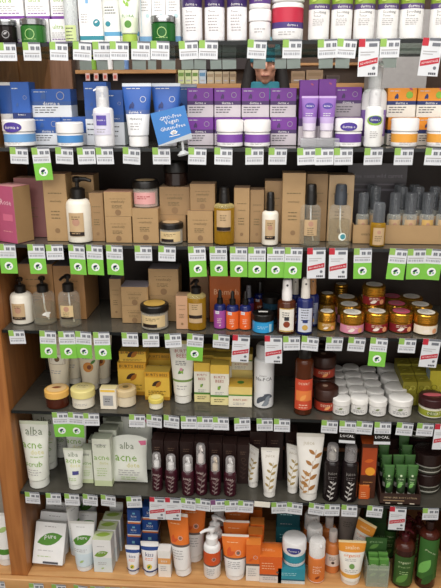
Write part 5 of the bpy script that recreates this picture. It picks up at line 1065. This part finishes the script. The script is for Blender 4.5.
def flag_dec(v0, v1):
    def dec(b, f, g):
        c = (v0+v1)/2; b.d_disc(0, c, TW*.25, f, mat('#f4f7f2'), 20)
        b.d_leaf(-TW*.15, c-TW*.02, TW*.3, 28, g, NAVY, .5); b.d_disc(-TW*.06, c-TW*.09, TW*.07, g, mat('#5fb23a'), 10); b.d_disc(TW*.1, c-.06*TW, TW*.05, g, mat('#3d8f9a'), 10)
    return dec
def sale_dec(H):
    def dec(b, f, g):
        b.d_rect(-TW*.42, TW*.3, -TH*.72, -TH*.68, f, PALEINK, 1); b.d_rect(-TW*.42, TW*.1, -TH*.86, -TH*.82, f, PALEINK, 1)
        c = -H*.62
        b.d_quad([(-TW*.48, c-H*.13), (TW*.48, c-H*.02), (TW*.48, c+H*.13), (-TW*.48, c+H*.02)], f, TRED)
        b.d_text('ADVANTAGE', 0, c, TW*.86, g, mat('#f6e9ea'), 11)
        b.d_disc(TW*.3, c-H*.16, TW*.085, f, DKINK, 14)
        for i in range(4): b.d_rect(TW*(.02+.1*i), TW*(.1+.1*i), -H*.96, -H*.9, f, INK, 1)
    return dec
SH = .086
def make_tag(kind):
    r = empty('shelf_price_tag')
    if kind == 'w': sheet('paper', r, -TW/2, TW/2, -TH, 0, PAPER, [basic(TGREEN, DKINK)])
    if kind == 'p': sheet('paper', r, -TW/2, TW/2, -TH, 0, PAPER, [basic(mat('#7d4a78'), mat('#3d4c8e'))])
    if kind == 'r': sheet('paper', r, -TW/2, TW/2, -TH, 0, PAPER, [basic(TRED, DKINK)])
    if kind == 'b': sheet('paper', r, -TW*.52, TW*.52, -TH*.5, -TH*.02, mat('#f3f0e2'), [])
    if kind == 'g':     # mirror reflection of a tag back, modelled as a plain sheet
        sheet('paper', r, -TW/2, TW/2, -TH, 0, mat('#f4f6f8', .6, 0, .02), [])
    if kind == 'f':
        sheet('paper', r, -TW/2, TW/2, -TH*.95, 0, PAPER, [basic(TGREEN, DKINK)])
        sheet('green_flag', r, -TW/2, TW/2, -TH*2.0, -TH*.952, FLAG, [flag_dec(-TH*2.0, -TH*.952)])
    if kind == 's':
        sheet('paper', r, -TW*.52, TW*.52, -SH, 0, PAPER, [lambda b, f, g: basic(TRED, DKINK)(b, f, g) if False else (b.d_rect(-TW*.52, -TW*.2, -TH*.42, 0, f, TRED, 1), b.d_rect(-TW*.18, TW*.52, -TH*.14, 0, f, DKINK, 1), b.d_rect(0, TW*.42, -TH*.42, -TH*.24, f, DKINK, 1)), sale_dec(SH)])
    if kind == 'l':
        sheet('paper', r, -TW/2, TW/2, -TH*.9, 0, PAPER, [basic(TGREEN, DKINK)])
        lo = sheet('local_band', r, -TW/2, TW/2, -TH*1.72, -TH*.902, BLACK, [lambda b, f, g: (b.d_text('LOCAL', 0, -TH*1.16, TW*.84, f, mat('#ffffff')), b.d_rect(-TW/2, TW/2, -TH*1.72, -TH*1.5, f, PAPER, 1))])
    return r
ORD = 'zeroth first second third fourth fifth sixth seventh eighth ninth tenth eleventh twelfth thirteenth fourteenth fifteenth sixteenth seventeenth'.split()
SHN = {1: 'top', 2: 'second', 3: 'third', 4: 'fourth', 5: 'fifth', 6: 'sixth', 7: 'bottom'}
KN = {'w': 'white price tag with green corner', 'f': 'price tag with round emblem on green flag', 's': 'white sale tag with red diagonal band', 'l': 'price tag with black LOCAL band',
      'b': 'blank cream paper strip', 'p': 'price tag with blue and purple header', 'r': 'white price tag with red corner', 'g': 'mirror image of a price tag back'}
GN = {'w': 'white price tags', 'f': 'green flag price tags', 's': 'red band sale tags', 'l': 'LOCAL price tags', 'r': 'red corner price tags', 'g': 'mirror images of price tag backs'}
protos = {}; used_short = set(); counts = {}
rt_ = random.Random(3)
def put_tag(S, x0, x1, kind, y=-.0052, z=None, label=None, sx=1):
    px = (x0+x1)/2
    if label is None:
        near = sorted((abs(p-px), s) for q, p, s in FRONT if q == S and abs(p-px) < 13)
        counts[(S, kind)] = counts.get((S, kind), 0)+1
        label = None
        for _, s in near:
            if (kind, s) not in used_short:
                used_short.add((kind, s)); label = '%s below the %s' % (KN[kind], s); break
        if label is None:
            label = '%s, %s from left under %s shelf' % (KN[kind], ORD[counts[(S, kind)]], SHN[S])
    zz = (SZ[S] if S < 7 else SZ[7]-.01)+.001 if z is None else z
    loc = (X_at(px, y, zz), y, zz)
    if kind not in protos:
        o = protos[kind] = make_tag(kind); o.location = loc; tag(o, label, 'price tag', GN.get(kind))
    else: o = dup(protos[kind], loc, label, GN.get(kind))
    o.rotation_euler = (math.radians(rt_.uniform(2, 7)), math.radians(rt_.uniform(-3, 4)), math.radians(rt_.uniform(-6, 6)))
    o.scale.x = sx; return o
TAGS = {
 1: [(0,13,'w'),(22,40,'w'),(49,68,'w'),(73,91,'w'),(93,110,'w'),(110,128,'w'),(132,149,'w'),(151,169,'w'),(178,198,'w'),(200,217,'w'),(249,266,'w'),(283,302,'w'),(318,337,'w'),(338,357,'w'),(360,379,'s'),(381,400,'w'),(424,443,'s')],
 2: [(10,27,'w'),(31,49,'f'),(56,72,'w'),(77,94,'w'),(96,112,'w'),(123,140,'w'),(152,170,'w'),(189,206,'w'),(215,232,'w'),(246,263,'w'),(269,287,'w'),(298,315,'w'),(316,333,'w'),(334,353,'w'),(365,383,'w'),(395,414,'w'),(427,444,'w')],
 3: [(-2,15,'f'),(27,44,'f'),(46,62,'w'),(67,85,'f'),(86,102,'f'),(106,122,'f'),(135,151,'w'),(159,175,'w'),(188,205,'f'),(210,226,'f'),(230,247,'f'),(249,265,'f'),(268,284,'f'),(285,303,'f'),(308,325,'s'),(329,348,'s'),(353,373,'f'),(390,408,'f'),(408,426,'f'),(427,444,'f')],
 4: [(8,24,'w'),(39,56,'f'),(58,74,'f'),(75,91,'f'),(93,109,'f'),(122,137,'w'),(143,158,'w'),(165,180,'w'),(188,203,'f'),(214,229,'w'),(234,249,'s'),(266,281,'s'),(284,299,'w'),(303,318,'w'),(327,343,'w'),(349,366,'w'),(371,388,'f'),(400,416,'w'),(424,441,'s')],
 5: [(52,67,'f'),(68,83,'f'),(84,98,'w'),(129,145,'w'),(147,161,'w'),(164,179,'w'),(181,196,'w'),(198,212,'w'),(213,228,'w'),(234,250,'w'),(257,272,'w'),(274,290,'w'),(322,338,'w'),(340,356,'l'),(357,373,'w'),(375,391,'l'),(398,413,'w'),(418,434,'w'),(436,452,'s')],
 6: [(25,39,'w'),(46,60,'w'),(65,78,'w'),(83,97,'w'),(101,115,'w'),(127,140,'w'),(150,165,'s'),(165,181,'s'),(181,195,'w'),(196,210,'w'),(211,225,'p'),(225,239,'w'),(239,253,'w'),(255,270,'b'),(272,286,'w'),(288,302,'w'),(310,324,'w'),(325,340,'w'),(342,357,'w'),(368,383,'w'),(390,407,'s'),(424,438,'w')],
 7: [(-10,4,'w'),(29,43,'w'),(52,65,'w'),(74,87,'w'),(91,104,'w'),(106,119,'w'),(123,136,'w'),(137,150,'w'),(152,165,'w'),(188,201,'w'),(209,222,'w'),(223,236,'w')],
}
for S_, L_ in TAGS.items():
    for x0, x1, k in L_: put_tag(S_, x0, x1, k, y=-.0056 if S_ < 7 else -.0385)

for i, (a, b) in enumerate(((79, 91), (96, 107), (113, 124), (131, 147), (148, 156), (158, 179), (181, 193), (194.5, 206), (210, 221), (222, 236), (254, 266), (275, 286), (287, 300), (319, 333), (336, 350), (382, 398))):
    px = (a+b)/2; Yb = .6135
    z = Z_at(57.3, X_at(px, Yb, 1.68), Yb)
    put_tag(1, a, b, 'g', y=Yb, z=SZ[1]-.0005, sx=min(1, (b-a)/13.5), label='grey tag back modelled as a mirror reflection, %s from left' % ORD[i+1])
# ------------------------------------------------------------------ light
def area(name, loc, rot, sx, sy, e, col=(1, 1, 1)):
    l = bpy.data.lights.new(name, 'AREA'); l.shape = 'RECTANGLE'; l.size = sx; l.size_y = sy; l.energy = e; l.color = col
    o = bpy.data.objects.new(name, l); C.objects.link(o); o.location = loc; o.rotation_euler = rot; return o
area('ceiling_tube_light', (.55, -.95, 3.0), (math.radians(22), 0, 0), 3.2, .5, 46, (1, .97, .93))
area('aisle_tube_light', (.4, -2.3, 2.9), (math.radians(50), 0, 0), 3.5, .9, 54, (1, .97, .94))
area('far_tube_light', (.6, 1.7, 3.0), (math.radians(8), 0, 0), 3.0, .4, 60, (1, .98, .95))
area('front_fill_light', (.9, -2.95, 1.55), (math.radians(90), 0, 0), 4.5, 2.2, 42, (1, .98, .96))  # unseen fill light, added in front to brighten the shelf interiors
w = bpy.data.worlds.new('world'); SC.world = w; w.use_nodes = True
w.node_tree.nodes['Background'].inputs[0].default_value = (.9, .93, 1, 1); w.node_tree.nodes['Background'].inputs[1].default_value = .35
SC.view_settings.view_transform = 'Standard'
SC.view_settings.exposure = -0.1
SC.cycles.max_bounces = 8; SC.cycles.transparent_max_bounces = 24
